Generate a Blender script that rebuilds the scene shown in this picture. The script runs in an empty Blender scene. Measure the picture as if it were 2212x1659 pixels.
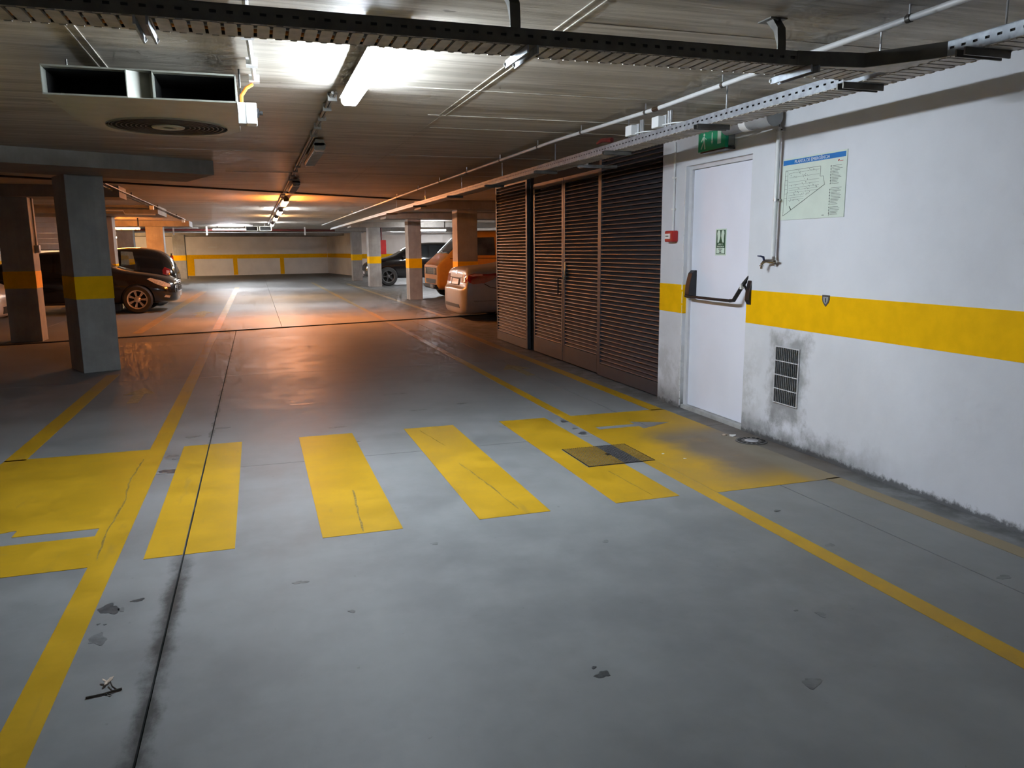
import bpy, bmesh, math, random
from mathutils import Vector, Matrix
from mathutils.bvhtree import BVHTree
random.seed(7)
S = bpy.context.scene
COL = S.collection
PI = math.pi

# ------------------------------------------------------------------ camera
CAM_H = 1.42
yaw, pitch, roll = math.radians(18.026), math.radians(-9.899), math.radians(-0.481)
fw = Vector((math.sin(yaw)*math.cos(pitch), math.cos(yaw)*math.cos(pitch), math.sin(pitch)))
rt = Vector((math.cos(yaw), -math.sin(yaw), 0))
up = rt.cross(fw)
r2 = rt*math.cos(roll) + up*math.sin(roll)
u2 = -rt*math.sin(roll) + up*math.cos(roll)
cd = bpy.data.cameras.new('camera'); cam = bpy.data.objects.new('camera', cd); COL.objects.link(cam)
cd.sensor_width = 36; cd.lens = 36*1674.15/2212; cd.clip_start = .05; cd.clip_end = 200
M = Matrix((r2, u2, -fw)).transposed().to_4x4(); M.translation = Vector((0, 0, CAM_H))
cam.matrix_world = M
S.camera = cam

# ------------------------------------------------------------------ world and exposure
W = bpy.data.worlds.new('world'); S.world = W; W.use_nodes = True
W.node_tree.nodes['Background'].inputs[0].default_value = (0, 0, 0, 1)
W.node_tree.nodes['Background'].inputs[1].default_value = 0
S.view_settings.view_transform = 'Standard'; S.view_settings.look = 'None'
S.view_settings.gamma = 1; S.view_settings.use_curve_mapping = False
S.view_settings.exposure = 0.55
S.cycles.diffuse_bounces = 4; S.cycles.glossy_bounces = 2; S.cycles.max_bounces = 6; S.cycles.use_adaptive_sampling = True; S.cycles.adaptive_threshold = 0.12; S.cycles.adaptive_min_samples = 12
COOL, WARM, SOFT = (0.80, 0.90, 1.0), (1.0, 0.285, 0.042), (1.0, 0.60, 0.28)
P_NEAR, P_BACK, P_WARM, P_FAR, P_CROSS = 160, 20, 380, 165, 270

# ------------------------------------------------------------------ node helper
class NT:
    def __init__(s, name):
        s.m = bpy.data.materials.new(name); s.m.use_nodes = True
        s.t = s.m.node_tree; s.b = s.t.nodes['Principled BSDF']
        s.out = s.t.nodes['Material Output']; s._c = None
    def n(s, typ, **kw):
        x = s.t.nodes.new(typ)
        for k, v in kw.items(): setattr(x, k, v)
        return x
    def put(s, sock, v):
        if hasattr(v, 'is_output') or isinstance(v, bpy.types.NodeSocket): s.t.links.new(v, sock)
        else: sock.default_value = v
    def math(s, op, a, b=0.0, clamp=False):
        x = s.n('ShaderNodeMath', operation=op, use_clamp=clamp); s.put(x.inputs[0], a); s.put(x.inputs[1], b); return x.outputs[0]
    def coord(s):
        if s._c is None:
            g = s.n('ShaderNodeNewGeometry'); s._c = g.outputs['Position']
        return s._c
    def xyz(s):
        x = s.n('ShaderNodeSeparateXYZ'); s.put(x.inputs[0], s.coord()); return x.outputs
    def obj(s):
        return s.n('ShaderNodeTexCoord').outputs['Object']
    def noise(s, scale, detail=4, rough=.55, stretch=None, vec=None, dist=0):
        v = vec or s.coord()
        if stretch:
            mp = s.n('ShaderNodeMapping'); s.put(mp.inputs[0], v); mp.inputs['Scale'].default_value = stretch; v = mp.outputs[0]
        x = s.n('ShaderNodeTexNoise'); s.put(x.inputs['Vector'], v); x.inputs['Scale'].default_value = scale
        x.inputs['Detail'].default_value = detail; x.inputs['Roughness'].default_value = rough; x.inputs['Distortion'].default_value = dist
        return x.outputs['Fac']
    def rng(s, v, a, b, c=0., d=1.):
        x = s.n('ShaderNodeMapRange'); x.interpolation_type = 'SMOOTHSTEP'
        s.put(x.inputs[0], v)
        for i, q in enumerate((a, b, c, d)): x.inputs[i+1].default_value = q
        return x.outputs[0]
    def mix(s, f, a, b):
        x = s.n('ShaderNodeMix', data_type='RGBA'); s.put(x.inputs[0], f)
        s.put(x.inputs[6], (*a, 1) if isinstance(a, tuple) and len(a) == 3 else a)
        s.put(x.inputs[7], (*b, 1) if isinstance(b, tuple) and len(b) == 3 else b)
        return x.outputs[2]
    def bump(s, h, st=.3, d=.01):
        x = s.n('ShaderNodeBump'); s.put(x.inputs['Height'], h); x.inputs['Strength'].default_value = st; x.inputs['Distance'].default_value = d
        s.t.links.new(x.outputs[0], s.b.inputs['Normal'])
    def set(s, **kw):
        for k, v in kw.items():
            k = {'base': 'Base Color', 'rough': 'Roughness', 'metal': 'Metallic', 'spec': 'Specular IOR Level', 'coat': 'Coat Weight', 'coatr': 'Coat Roughness'}[k]
            if k == 'Base Color' and isinstance(v, tuple): v = (*v[:3], 1)
            s.put(s.b.inputs[k], v)
        return s.m

def plain(name, c, rough=.5, metal=0., spec=.5, var=.12, scale=9., coat=0., br=0.):
    t = NT(name)
    n = t.noise(scale, 4)
    f = t.rng(n, .3, .7)
    lo = tuple(max(0, x*(1-var)) for x in c); hi = tuple(x*(1+var) for x in c)
    t.set(base=t.mix(f, lo, hi), rough=rough, metal=metal, spec=spec, coat=coat, coatr=.05)
    if br: t.bump(t.noise(60, 3), br, .003)
    return t.m

MAT = {}
def floor_mat():
    t = NT('floor_concrete'); X, Y, Z = t.xyz()
    big = t.rng(t.noise(.55, 6, .6), .32, .68)
    mid = t.rng(t.noise(3.2, 6, .62), .35, .7)
    streak = t.rng(t.noise(1.6, 5, .6, (2.2, .35, 1)), .38, .66)
    base = t.mix(big, (.14, .146, .149), (.215, .222, .227))
    base = t.mix(t.math('MULTIPLY', mid, .35), base, (.27, .275, .28))
    base = t.mix(t.math('MULTIPLY', streak, .16), base, (.16, .16, .16))
    spk = t.rng(t.noise(26., 3, .5), .72, .76)
    base = t.mix(t.math('MULTIPLY', spk, .35), base, (.1, .1, .1))
    # dirt gathered along the open joint
    nz = t.noise(9, 5, .7, (1, .55, 1))
    d = t.math('ABSOLUTE', t.math('ADD', X, .41))
    d = t.math('ADD', d, t.math('MULTIPLY', t.math('SUBTRACT', nz, .5), .13))
    sm = t.math('MULTIPLY', t.rng(d, .06, .0), t.rng(Y, 4.2, 3.4))
    sm2 = t.math('MULTIPLY', t.rng(d, .02, .0), t.rng(Y, 14.5, 12.))
    base = t.mix(t.math('MULTIPLY', t.math('MAXIMUM', sm, t.math('MULTIPLY', sm2, .6)), .92), base, (.03, .032, .031))
    # grime beside the wall foot and around the drain
    wf = t.math('MULTIPLY', t.rng(X, 3.22, 3.5), t.rng(t.noise(5, 5, .65), .3, .65))
    base = t.mix(t.math('MULTIPLY', wf, .75), base, (.06, .06, .055))
    bd = t.math('MULTIPLY', t.rng(X, 2.65, 3.1), t.math('MULTIPLY', t.rng(Y, 3.6, 4.1), t.rng(Y, 5.9, 5.4)))
    base = t.mix(t.math('MULTIPLY', bd, .6), base, (.13, .1, .075))
    rg = t.math('ADD', t.math('MULTIPLY', big, .08), t.math('MULTIPLY', mid, .07))
    rg = t.math('ADD', rg, .47)
    t.set(base=base, rough=rg, spec=.2)
    t.bump(t.noise(2.2, 5, .6, (1.4, .5, 1)), .12, .02)
    return t.m
def paint_mat(name, c, dirt=0.):
    t = NT(name); X, Y, Z = t.xyz()
    n = t.rng(t.noise(2.6, 6, .65), .35, .7)
    base = t.mix(n, tuple(x*.86 for x in c), tuple(min(1, x*1.08) for x in c))
    w = t.rng(t.noise(16, 6, .7), .62, .74)
    base = t.mix(t.math('MULTIPLY', w, .35), base, (.26, .22, .12))
    sc = t.rng(t.noise(3.4, 5, .6, (2.6, .5, 1)), .6, .72)
    base = t.mix(t.math('MULTIPLY', sc, .28), base, (.2, .15, .05))
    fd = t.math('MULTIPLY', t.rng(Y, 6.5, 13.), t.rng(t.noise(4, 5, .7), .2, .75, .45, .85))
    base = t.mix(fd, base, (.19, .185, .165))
    if dirt:
        nz = t.noise(2.4, 5, .65)
        a = t.math('ADD', t.rng(X, 2.5, 3.05), t.math('MULTIPLY', t.math('SUBTRACT', nz, .5), 1.1))
        m = t.math('MULTIPLY', t.rng(a, .25, .95), t.math('MULTIPLY', t.rng(Y, 3.7, 4.25), t.rng(Y, 5.5, 5.0)))
        base = t.mix(t.math('MULTIPLY', m, .93), base, (.14, .112, .085))
        m2 = t.math('MULTIPLY', t.rng(X, 3.1, 3.25), t.rng(Y, 5.4, 4.6))
        base = t.mix(t.math('MULTIPLY', m2, .8), base, (.2, .175, .13))
    t.set(base=base, rough=t.math('ADD', t.math('MULTIPLY', n, .1), .42), spec=.2)
    return t.m
def wall_mat(name='plaster_white', c=(.68, .695, .74), vent=True):
    t = NT(name); X, Y, Z = t.xyz()
    n = t.rng(t.noise(.9, 6, .6), .3, .7)
    base = t.mix(n, tuple(x*.9 for x in c), tuple(x*1.04 for x in c))
    pt = t.rng(t.noise(2.4, 3, .5), .56, .68)
    base = t.mix(t.math('MULTIPLY', pt, .12), base, tuple(x*.8 for x in c))
    if vent:
        nz = t.noise(5.5, 6, .68); nf = t.noise(22, 4, .7)
        dy = t.math('SUBTRACT', t.math('ABSOLUTE', t.math('SUBTRACT', Y, 4.57)), .13)
        dz = t.math('SUBTRACT', t.math('ABSOLUTE', t.math('SUBTRACT', Z, .47)), .27)
        q = t.math('MAXIMUM', t.math('MAXIMUM', dy, dz), 0.)
        q = t.math('ADD', q, t.math('MULTIPLY', t.math('SUBTRACT', nz, .5), .34))
        m = t.rng(q, .11, -.02)
        base = t.mix(t.math('MULTIPLY', m, .75), base, (.2, .2, .195))
        lo = t.math('ADD', Z, t.math('MULTIPLY', t.math('SUBTRACT', nz, .5), .45))
        m2 = t.math('MULTIPLY', t.rng(lo, .22, .02), t.rng(Y, 3.3, 4.3))
        base = t.mix(t.math('MULTIPLY', m2, .8), base, (.17, .17, .165))
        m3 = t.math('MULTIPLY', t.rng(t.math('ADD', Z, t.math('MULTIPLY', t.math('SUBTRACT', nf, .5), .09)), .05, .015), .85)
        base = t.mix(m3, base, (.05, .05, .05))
        m4 = t.math('MULTIPLY', t.rng(Y, 4.75, 5.02), t.rng(Z, .9, .3))
        base = t.mix(t.math('MULTIPLY', t.math('MULTIPLY', m4, t.rng(nz, .4, .6)), .4), base, (.3, .3, .29))
    t.set(base=base, rough=.72, spec=.3)
    t.bump(t.noise(26, 5, .6), .12, .006)
    return t.m
def ceil_mat():
    t = NT('board_formed_concrete'); X, Y, Z = t.xyz()
    g = t.noise(2.2, 8, .7, (.35, 7., 1)); g2 = t.noise(.7, 5, .6)
    bd = t.noise(1., 2, .4, (.12, 3.2, 1))
    base = t.mix(t.rng(g, .38, .62), (.30, .265, .21), (.58, .535, .46))
    base = t.mix(t.math('MULTIPLY', t.rng(g2, .35, .7), .5), base, (.56, .525, .465))
    base = t.mix(t.math('MULTIPLY', t.rng(bd, .5, .62), .25), base, (.32, .275, .215))
    pit = t.rng(t.noise(9, 3, .5, (.7, 1.6, 1)), .71, .75)
    base = t.mix(t.math('MULTIPLY', pit, .6), base, (.08, .07, .06))
    # scorch mark beside the fan strip
    ax = t.math('SUBTRACT', X, -.78); ay = t.math('MULTIPLY', t.math('SUBTRACT', Y, 4.55), .55)
    q = t.math('SQRT', t.math('ADD', t.math('MULTIPLY', ax, ax), t.math('MULTIPLY', ay, ay)))
    q = t.math('ADD', q, t.math('MULTIPLY', t.math('SUBTRACT', t.noise(7, 5, .7), .5), .3))
    base = t.mix(t.math('MULTIPLY', t.rng(q, .12, -.02), .8), base, (.05, .05, .055))
    t.set(base=base, rough=t.math('ADD', t.math('MULTIPLY', g, .2), .38), spec=.35)
    t.bump(g, .6, .014)
    return t.m
def conc(name, c, spec=.3):
    t = NT(name)
    n = t.rng(t.noise(2.4, 6, .62), .3, .72); s = t.rng(t.noise(2., 6, .7, (5, 5, .35)), .4, .7)
    base = t.mix(n, tuple(x*.8 for x in c), tuple(x*1.12 for x in c))
    base = t.mix(t.math('MULTIPLY', s, .3), base, tuple(x*.6 for x in c))
    t.set(base=base, rough=.7, spec=spec); t.bump(t.noise(14, 5, .6), .15, .006)
    return t.m
def emit(name, c, k):
    t = NT(name); t.t.nodes.remove(t.b)
    e = t.n('ShaderNodeEmission'); e.inputs[0].default_value = (*c, 1); e.inputs[1].default_value = k
    t.t.links.new(e.outputs[0], t.out.inputs[0]); return t.m
def diffuser(name, c, k):
    """prismatic lamp cover: brightest straight down, dimmer through its sides"""
    t = NT(name); t.t.nodes.remove(t.b)
    g = t.n('ShaderNodeNewGeometry'); x = t.n('ShaderNodeSeparateXYZ'); t.put(x.inputs[0], g.outputs['True Normal'])
    q = t.rng(x.outputs[2], -1., -.1, .9, 1.)
    e = t.n('ShaderNodeEmission'); e.inputs[0].default_value = (*c, 1); t.put(e.inputs[1], t.math('MULTIPLY', q, k))
    t.t.links.new(e.outputs[0], t.out.inputs[0]); return t.m
def glass(name, tint=(.55, .6, .6), refl=.12):
    t = NT(name); t.t.nodes.remove(t.b)
    a = t.n('ShaderNodeBsdfTransparent'); a.inputs[0].default_value = (*tint, 1)
    g = t.n('ShaderNodeBsdfGlossy'); g.inputs['Roughness'].default_value = .03
    lw = t.n('ShaderNodeLayerWeight'); lw.inputs[0].default_value = .35
    f = t.math('ADD', t.math('MULTIPLY', lw.outputs['Fresnel'], .6), refl, True)
    x = t.n('ShaderNodeMixShader'); t.put(x.inputs[0], f); t.t.links.new(a.outputs[0], x.inputs[1]); t.t.links.new(g.outputs[0], x.inputs[2])
    t.t.links.new(x.outputs[0], t.out.inputs[0]); return t.m
YEL = (.43, .255, .012)
MAT.update(
    paintw=plain('almost_worn_off_paint', (.235, .205, .12), .55, spec=.2, var=.2, scale=18),
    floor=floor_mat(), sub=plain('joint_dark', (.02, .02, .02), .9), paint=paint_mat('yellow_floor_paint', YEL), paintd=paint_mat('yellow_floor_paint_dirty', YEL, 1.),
    wall=wall_mat(), wall2=wall_mat('plaster_far', (.78, .76, .74), False), ceil=ceil_mat(), yw=plain('yellow_wall_paint', (.86, .47, .0), .7, var=.05, spec=.12),
    pil=conc('pillar_concrete', (.33, .33, .32)), beam=conc('beam_concrete', (.27, .255, .235)),
    galv=plain('galvanised_steel', (.30, .325, .355), .5, .45, var=.18, scale=22), galvd=plain('galvanised_floor_tint', (.40, .37, .33), .55, .35, var=.2, scale=14), dgal=plain('dark_galvanised', (.13, .125, .115), .45, .7, var=.2),  # tray undersides coloured warm as though reflecting the floor
    pipe=plain('white_pipe', (.68, .69, .7), .4, var=.06), gpipe=plain('grey_plastic_pipe', (.28, .29, .3), .45, var=.08), chrome=plain('chrome', (.62, .6, .56), .2, 1., var=.05),
    steel=plain('steel_pipe', (.62, .63, .66), .3, .8, var=.08), black=plain('black_plastic', (.012, .012, .014), .38, var=.2), rubber=plain('tyre_rubber', (.016, .016, .016), .75, var=.2),
    louv=plain('louvre_paint', (.038, .040, .047), .46, .0, var=.1, scale=5), door=plain('door_paint', (.80, .825, .93), .42, var=.025, scale=2), frame=plain('door_frame_paint', (.60, .605, .635), .5, var=.05),
    fan=plain('fan_sheet_metal', (.45, .46, .40), .42, .25, var=.06), dark=plain('dark_void', (.006, .006, .006), .9, var=0), white=plain('white_plastic', (.75, .76, .76), .45, var=.04),
    orange=plain('orange_cable', (.75, .25, .03), .5), red=plain('red_plastic', (.42, .02, .02), .35, var=.08), redp=plain('red_pipe', (.11, .014, .012), .5),
    green=plain('sign_green', (.0, .36, .18), .4, var=.05), dgreen=plain('sign_dark_green', (.01, .09, .05), .45, var=.05), pale=plain('sign_pale', (.62, .78, .68), .45, var=.03), plan=plain('plan_sheet', (.62, .70, .62), .5, var=.03),
    blue=plain('plan_blue', (.01, .17, .50), .45, var=.03), ink=plain('print_ink', (.06, .08, .07), .6), shade=plain('lamp_housing', (.33, .33, .32), .5, var=.08), off=plain('unlit_diffuser', (.42, .38, .33), .3, var=.15, scale=40),
    near=diffuser('lamp_cool_light', COOL, P_NEAR), back=diffuser('lamp_cool_rear', COOL, P_BACK), warm=diffuser('lamp_warm_light', WARM, P_WARM), soft=diffuser('lamp_soft_light', SOFT, P_FAR), far=diffuser('lamp_far_light', (.92, .95, 1.), P_FAR), hid=diffuser('lamp_side_light', SOFT, 620), cross=diffuser('lamp_cross_light', (.95, .97, 1.), P_CROSS), exitg=plain('sign_acrylic', (.30, .33, .32), .15, var=.05),
    iron=plain('cast_iron', (.13, .125, .12), .5, .6, var=.3, scale=30), ironb=plain('cast_iron_blue', (.10, .11, .14), .42, .5, var=.25, scale=40), twig=plain('twig_bark', (.035, .028, .022), .8), leaf=plain('dry_leaf', (.42, .33, .26), .8, var=.3, scale=80), paper=plain('paper_scrap', (.6, .58, .55), .8), sill=plain('threshold_cement', (.36, .36, .35), .8, var=.2),
    cblack=plain('car_black', (.006, .0055, .006), .16, 0, var=.1, coat=.8), cgrey=plain('car_grey', (.21, .225, .25), .42, .15, var=.04, coat=.25), corange=plain('van_orange', (.62, .23, .025), .35, var=.06, coat=.3), csilver=plain('car_silver', (.45, .45, .45), .3, .4, var=.05, coat=.5),
    cglass=plain('car_glass', (.012, .014, .015), .06, var=0), vglass=plain('van_glass', (.05, .052, .05), .08, var=.4, scale=3), lens=plain('headlight_lens', (.62, .57, .5), .12, .4, var=.3, scale=40), tail=plain('tail_lens', (.20, .006, .008), .12, var=.2, coat=.8), tail2=plain('tail_lens_pale', (.6, .3, .28), .15, var=.1), alloy=plain('alloy', (.62, .58, .52), .28, .7, var=.08), dalloy=plain('dark_alloy', (.1, .1, .1), .35, .6), plate=plain('number_plate', (.36, .36, .35), .4, var=.05), chromed=plain('dark_chrome', (.3, .3, .3), .2, .9), pane=glass('window_pane', (.9, .92, .9), .05),
)

# ------------------------------------------------------------------ object helpers
def wloc(o):
    v = Vector((0, 0, 0))
    while o: v += o.location; o = o.parent
    return v
def tag(o, label=None, cat=None, group=None, kind=None):
    if label: o['label'] = label
    if cat: o['category'] = cat
    if group: o['group'] = group
    if kind: o['kind'] = kind
    return o
def thing(name, label, cat, loc=(0, 0, 0), rotz=0, group=None, kind=None):
    o = bpy.data.objects.new(name, None); COL.objects.link(o); o.location = loc; o.rotation_euler = (0, 0, rotz)
    o.empty_display_size = .1
    return tag(o, label, cat, group, kind)
class MB:
    def __init__(s): s.v = []; s.f = []
    def add(s, vs, fs):
        k = len(s.v); s.v += [tuple(q) for q in vs]; s.f += [tuple(i+k for i in f) for f in fs]; return s
    def box(s, x0, x1, y0, y1, z0, z1):
        return s.add([(x0,y0,z0),(x1,y0,z0),(x1,y1,z0),(x0,y1,z0),(x0,y0,z1),(x1,y0,z1),(x1,y1,z1),(x0,y1,z1)],
                     [(3,2,1,0),(4,5,6,7),(0,1,5,4),(1,2,6,5),(2,3,7,6),(3,0,4,7)])
    def hexa(s, p): # 8 points, bottom ring then top ring
        return s.add(p, [(3,2,1,0),(4,5,6,7),(0,1,5,4),(1,2,6,5),(2,3,7,6),(3,0,4,7)])
    def prism(s, poly, a, b, axis='z'):
        n = len(poly)
        def P(u, v, w): return {'z': (u, v, w), 'x': (w, u, v), 'y': (u, w, v)}[axis]
        vs = [P(u, v, a) for u, v in poly] + [P(u, v, b) for u, v in poly]
        fs = [tuple(range(n))[::-1], tuple(range(n, 2*n))] + [(i, (i+1) % n, n+(i+1) % n, n+i) for i in range(n)]
        return s.add(vs, fs)
    def tube(s, pts, r, n=8, cap=True):
        pts = [Vector(p) for p in pts]; rings = []; ref = None
        for i, p in enumerate(pts):
            d = (pts[min(i+1, len(pts)-1)] - pts[max(i-1, 0)]).normalized()
            if ref is None:
                ref = d.orthogonal().normalized()
            ref = (ref - d*ref.dot(d)).normalized(); b = d.cross(ref)
            rr = r[i] if isinstance(r, (list, tuple)) else r
            rings.append([p + ref*math.cos(2*PI*k/n)*rr + b*math.sin(2*PI*k/n)*rr for k in range(n)])
        vs = [q for R in rings for q in R]; fs = []
        for i in range(len(rings)-1):
            for k in range(n): fs.append((i*n+k, i*n+(k+1) % n, (i+1)*n+(k+1) % n, (i+1)*n+k))
        if cap: fs += [tuple(range(n))[::-1], tuple(range((len(rings)-1)*n, len(rings)*n))]
        return s.add(vs, fs)
    def lathe(s, prof, c, axis='z', n=24, close=True):
        c = Vector(c); vs = []; fs = []
        for r, h in prof:
            for k in range(n):
                a = 2*PI*k/n; u, v = r*math.cos(a), r*math.sin(a)
                vs.append(c + Vector({'z': (u, v, h), 'y': (u, h, v), 'x': (h, u, v)}[axis]))
        m = len(prof)
        for i in range(m-1):
            for k in range(n): fs.append((i*n+k, i*n+(k+1) % n, (i+1)*n+(k+1) % n, (i+1)*n+k))
        if close: fs += [tuple(range(n))[::-1], tuple(range((m-1)*n, m*n))]
        return s.add(vs, fs)
    def mesh(s, name, off=Vector((0, 0, 0)), smooth=False):
        me = bpy.data.meshes.new(name)
        me.from_pydata([tuple(Vector(q)-off) for q in s.v], [], s.f); me.validate()
        b = bmesh.new(); b.from_mesh(me); bmesh.ops.recalc_face_normals(b, faces=b.faces); b.to_mesh(me); b.free()
        if smooth:
            for p in me.polygons: p.use_smooth = True
            try: me.set_sharp_from_angle(angle=math.radians(38))
            except Exception: pass
        return me
    def build(s, name, mat, parent=None, label=None, cat=None, group=None, kind=None, smooth=False, bevel=0, local=False):
        mat = MAT[mat] if isinstance(mat, str) else mat
        if parent is not None:
            off = Vector((0, 0, 0)) if local else wloc(parent)
        elif kind == 'structure': off = Vector((0, 0, 0))
        else:
            xs, ys, zs = zip(*[tuple(q) for q in s.v])
            off = Vector(((min(xs)+max(xs))/2, (min(ys)+max(ys))/2, min(zs)))
        o = bpy.data.objects.new(name, s.mesh(name, off, smooth)); COL.objects.link(o)
        o.data.materials.append(mat)
        if parent is not None: o.parent = parent
        else: o.location = off
        if bevel:
            md = o.modifiers.new('bevel', 'BEVEL'); md.width = bevel; md.segments = 2; md.limit_method = 'ANGLE'
        return tag(o, label, cat, group, kind)
def share(mesh, name, loc, parent, kind=None, rot=None):
    o = bpy.data.objects.new(name, mesh); COL.objects.link(o); o.parent = parent; o.location = loc
    if rot: o.rotation_euler = rot
    if kind: o['kind'] = kind
    return o
def copy_tree(o, parent=None):
    c = o.copy(); COL.objects.link(c); c.parent = parent
    for ch in list(o.children): copy_tree(ch, c)
    return c
def clip(poly, a, b, c): # keep a*x+b*y<=c
    out = []
    for i in range(len(poly)):
        p, q = poly[i], poly[(i+1) % len(poly)]
        dp, dq = a*p[0]+b*p[1]-c, a*q[0]+b*q[1]-c
        if dp <= 0: out.append(p)
        if dp*dq < 0:
            t = dp/(dp-dq); out.append((p[0]+t*(q[0]-p[0]), p[1]+t*(q[1]-p[1])))
    return out
def text_mb(body, size, place, align='CENTER', ext=.0006, xs=1.):
    """lettering as mesh; place maps (u,v,w) to the world"""
    cu = bpy.data.curves.new('lettering', 'FONT'); cu.body = body; cu.size = size; cu.align_x = align; cu.extrude = ext; cu.resolution_u = 2
    ob = bpy.data.objects.new('lettering', cu); COL.objects.link(ob)
    dg = bpy.context.evaluated_depsgraph_get(); me = bpy.data.meshes.new_from_object(ob.evaluated_get(dg))
    m = MB(); m.add([place(v.co.x*xs, v.co.y, v.co.z) for v in me.vertices], [tuple(p.vertices) for p in me.polygons])
    bpy.data.objects.remove(ob); bpy.data.meshes.remove(me); bpy.data.curves.remove(cu)
    return m

HC = 2.46      # ceiling
WX = 3.545     # face of the right wall
# ================================================================== FLOOR
floor = MB().box(-14, 12, -7, 53, -.25, -.03).build('floor', 'sub', kind='structure')
tag(floor, 'grey sealed concrete garage floor with saw-cut joints')
JA, JB = 14.95, .285     # expansion joint  y = JA + JB*x
def slabs(xs, ys, side):
    for i in range(len(xs)-1):
        for j in range(len(ys)-1):
            gx = .004; gy = .0025
            p = [(xs[i]+gx, ys[j]+gy), (xs[i+1]-gx, ys[j]+gy), (xs[i+1]-gx, ys[j+1]-gy), (xs[i]+gx, ys[j+1]-gy)]
            p = clip(p, -JB, 1, JA-.024) if side < 0 else clip(p, JB, -1, -JA-.024)
            if len(p) >= 3: MB().prism(p, -.03, 0).build('floor_slab', 'floor', floor)
slabs([-14, -8, -3.9, -.41, 2.93, 7, 12], [-7, -2.8, 1.2, 5.32, 9.42, 13.5, 18.5], -1)
slabs([-14, -8, -3.9, .40, 4.0, 8, 12], [10.5, 18.2, 22.4, 26.6, 30.8, 36, 42, 53], 1)

STAIN = plain('oil_stain', (.062, .066, .07), .35, spec=.3, var=.3, scale=30)
STAIN2 = plain('faint_stain', (.125, .13, .133), .45, spec=.2, var=.25, scale=20)
rs = random.Random(11)
for nm in ('expansion_joint',):
    q = [(-14, JA-14*JB), (12, JA+12*JB)]
    MB().prism([(q[0][0], q[0][1]-.035), (q[1][0], q[1][1]-.035), (q[1][0], q[1][1]+.035), (q[0][0], q[0][1]+.035)], -.01, .016).build(nm, 'rubber', floor, 'dark rubber expansion joint strip')
def stain(cx, cy, rx, ry, mat, z=.0008):
    ph = [rs.uniform(0, 6.28) for _ in range(4)]; p = []
    for k in range(26):
        a = 2*PI*k/26; q = 1+.22*math.sin(2*a+ph[0])+.16*math.sin(3*a+ph[1])+.11*math.sin(5*a+ph[2])+.08*math.sin(8*a+ph[3])
        p.append((cx+rx*q*math.cos(a), cy+ry*q*math.sin(a)))
    MB().prism(p, 0, z).build('oil_stain', mat, floor)
for cx, cy, rx, ry, k in ((-.648, 3.29, .036, .05, 0), (-.645, 3.03, .03, .045, 1), (-.60, 3.27, .014, .018, 1), (-.548, 3.34, .022, .016, 0), (-.665, 3.16, .006, .006, 0), (-.64, 3.15, .005, .005, 0), (-.63, 2.22, .012, .03, 0), (-.62, 5.37, .055, .05, 0), (-.63, 5.75, .05, .07, 1), (-.55, 6.35, .05, .03, 1), (-.35, 6.6, .05, .03, 1), (2.36, 5.86, .035, .03, 0), (2.34, 5.42, .035, .045, 0), (2.35, 5.6, .03, .03, 1), (1.03, 2.2, .025, .02, 0), (1.02, 2.25, .008, .008, 0), (1.66, 1.93, .03, .03, 1), (2.02, 2.32, .02, .02, 1), (1.95, 2.38, .008, .006, 0), (2.62, 3.4, .018, .014, 0), (.62, 5.75, .05, .02, 1), (.55, 6.3, .06, .02, 1), (1.3, 6.75, .07, .03, 1), (1.75, 6.9, .05, .02, 0), (1.25, 7.6, .1, .03, 1), (.1, 3.3, .03, .015, 1), (.28, 2.95, .014, .012, 1), (1.55, 3.3, .018, .014, 1), (.75, 3.55, .02, .014, 1), (-.25, 4.95, .02, .02, 1), (.35, 7.4, .12, .04, 1), (2.55, 2.9, .02, .02, 1), (3.0, 2.35, .03, .02, 1)):
    stain(cx, cy, rx, ry, STAIN if k == 0 else STAIN2)
def paint(name, polys, mat='paint', label=None):
    m = MB()
    for p in polys:
        for a in (1, -1):
            q = clip(p, a, 0, a*-.41-.005)
            q = clip(q, -JB, 1, JA-.024) if min(v[1] for v in p) < JA-1.2 else q
            if len(q) >= 3: m.prism(q, .0, .0016)
    return m.build(name, mat, floor, label)
def rect(x0, x1, y0, y1): return [(x0, y0), (x1, y0), (x1, y1), (x0, y1)]
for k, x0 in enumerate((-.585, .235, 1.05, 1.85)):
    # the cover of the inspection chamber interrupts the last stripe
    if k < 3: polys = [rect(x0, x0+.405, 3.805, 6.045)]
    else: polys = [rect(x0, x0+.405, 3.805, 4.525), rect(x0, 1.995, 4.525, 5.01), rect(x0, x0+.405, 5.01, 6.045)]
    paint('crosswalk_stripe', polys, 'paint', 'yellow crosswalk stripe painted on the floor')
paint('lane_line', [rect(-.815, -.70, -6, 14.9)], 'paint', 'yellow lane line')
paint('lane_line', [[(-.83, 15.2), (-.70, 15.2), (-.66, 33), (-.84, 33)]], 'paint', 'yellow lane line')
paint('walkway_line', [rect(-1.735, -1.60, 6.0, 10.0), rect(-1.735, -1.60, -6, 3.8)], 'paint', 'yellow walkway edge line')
paint('walkway_line', [[(-2.15, 15.0), (-1.98, 15.0), (-1.72, 30), (-1.95, 30)]], 'paint', 'yellow walkway edge line')
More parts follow.
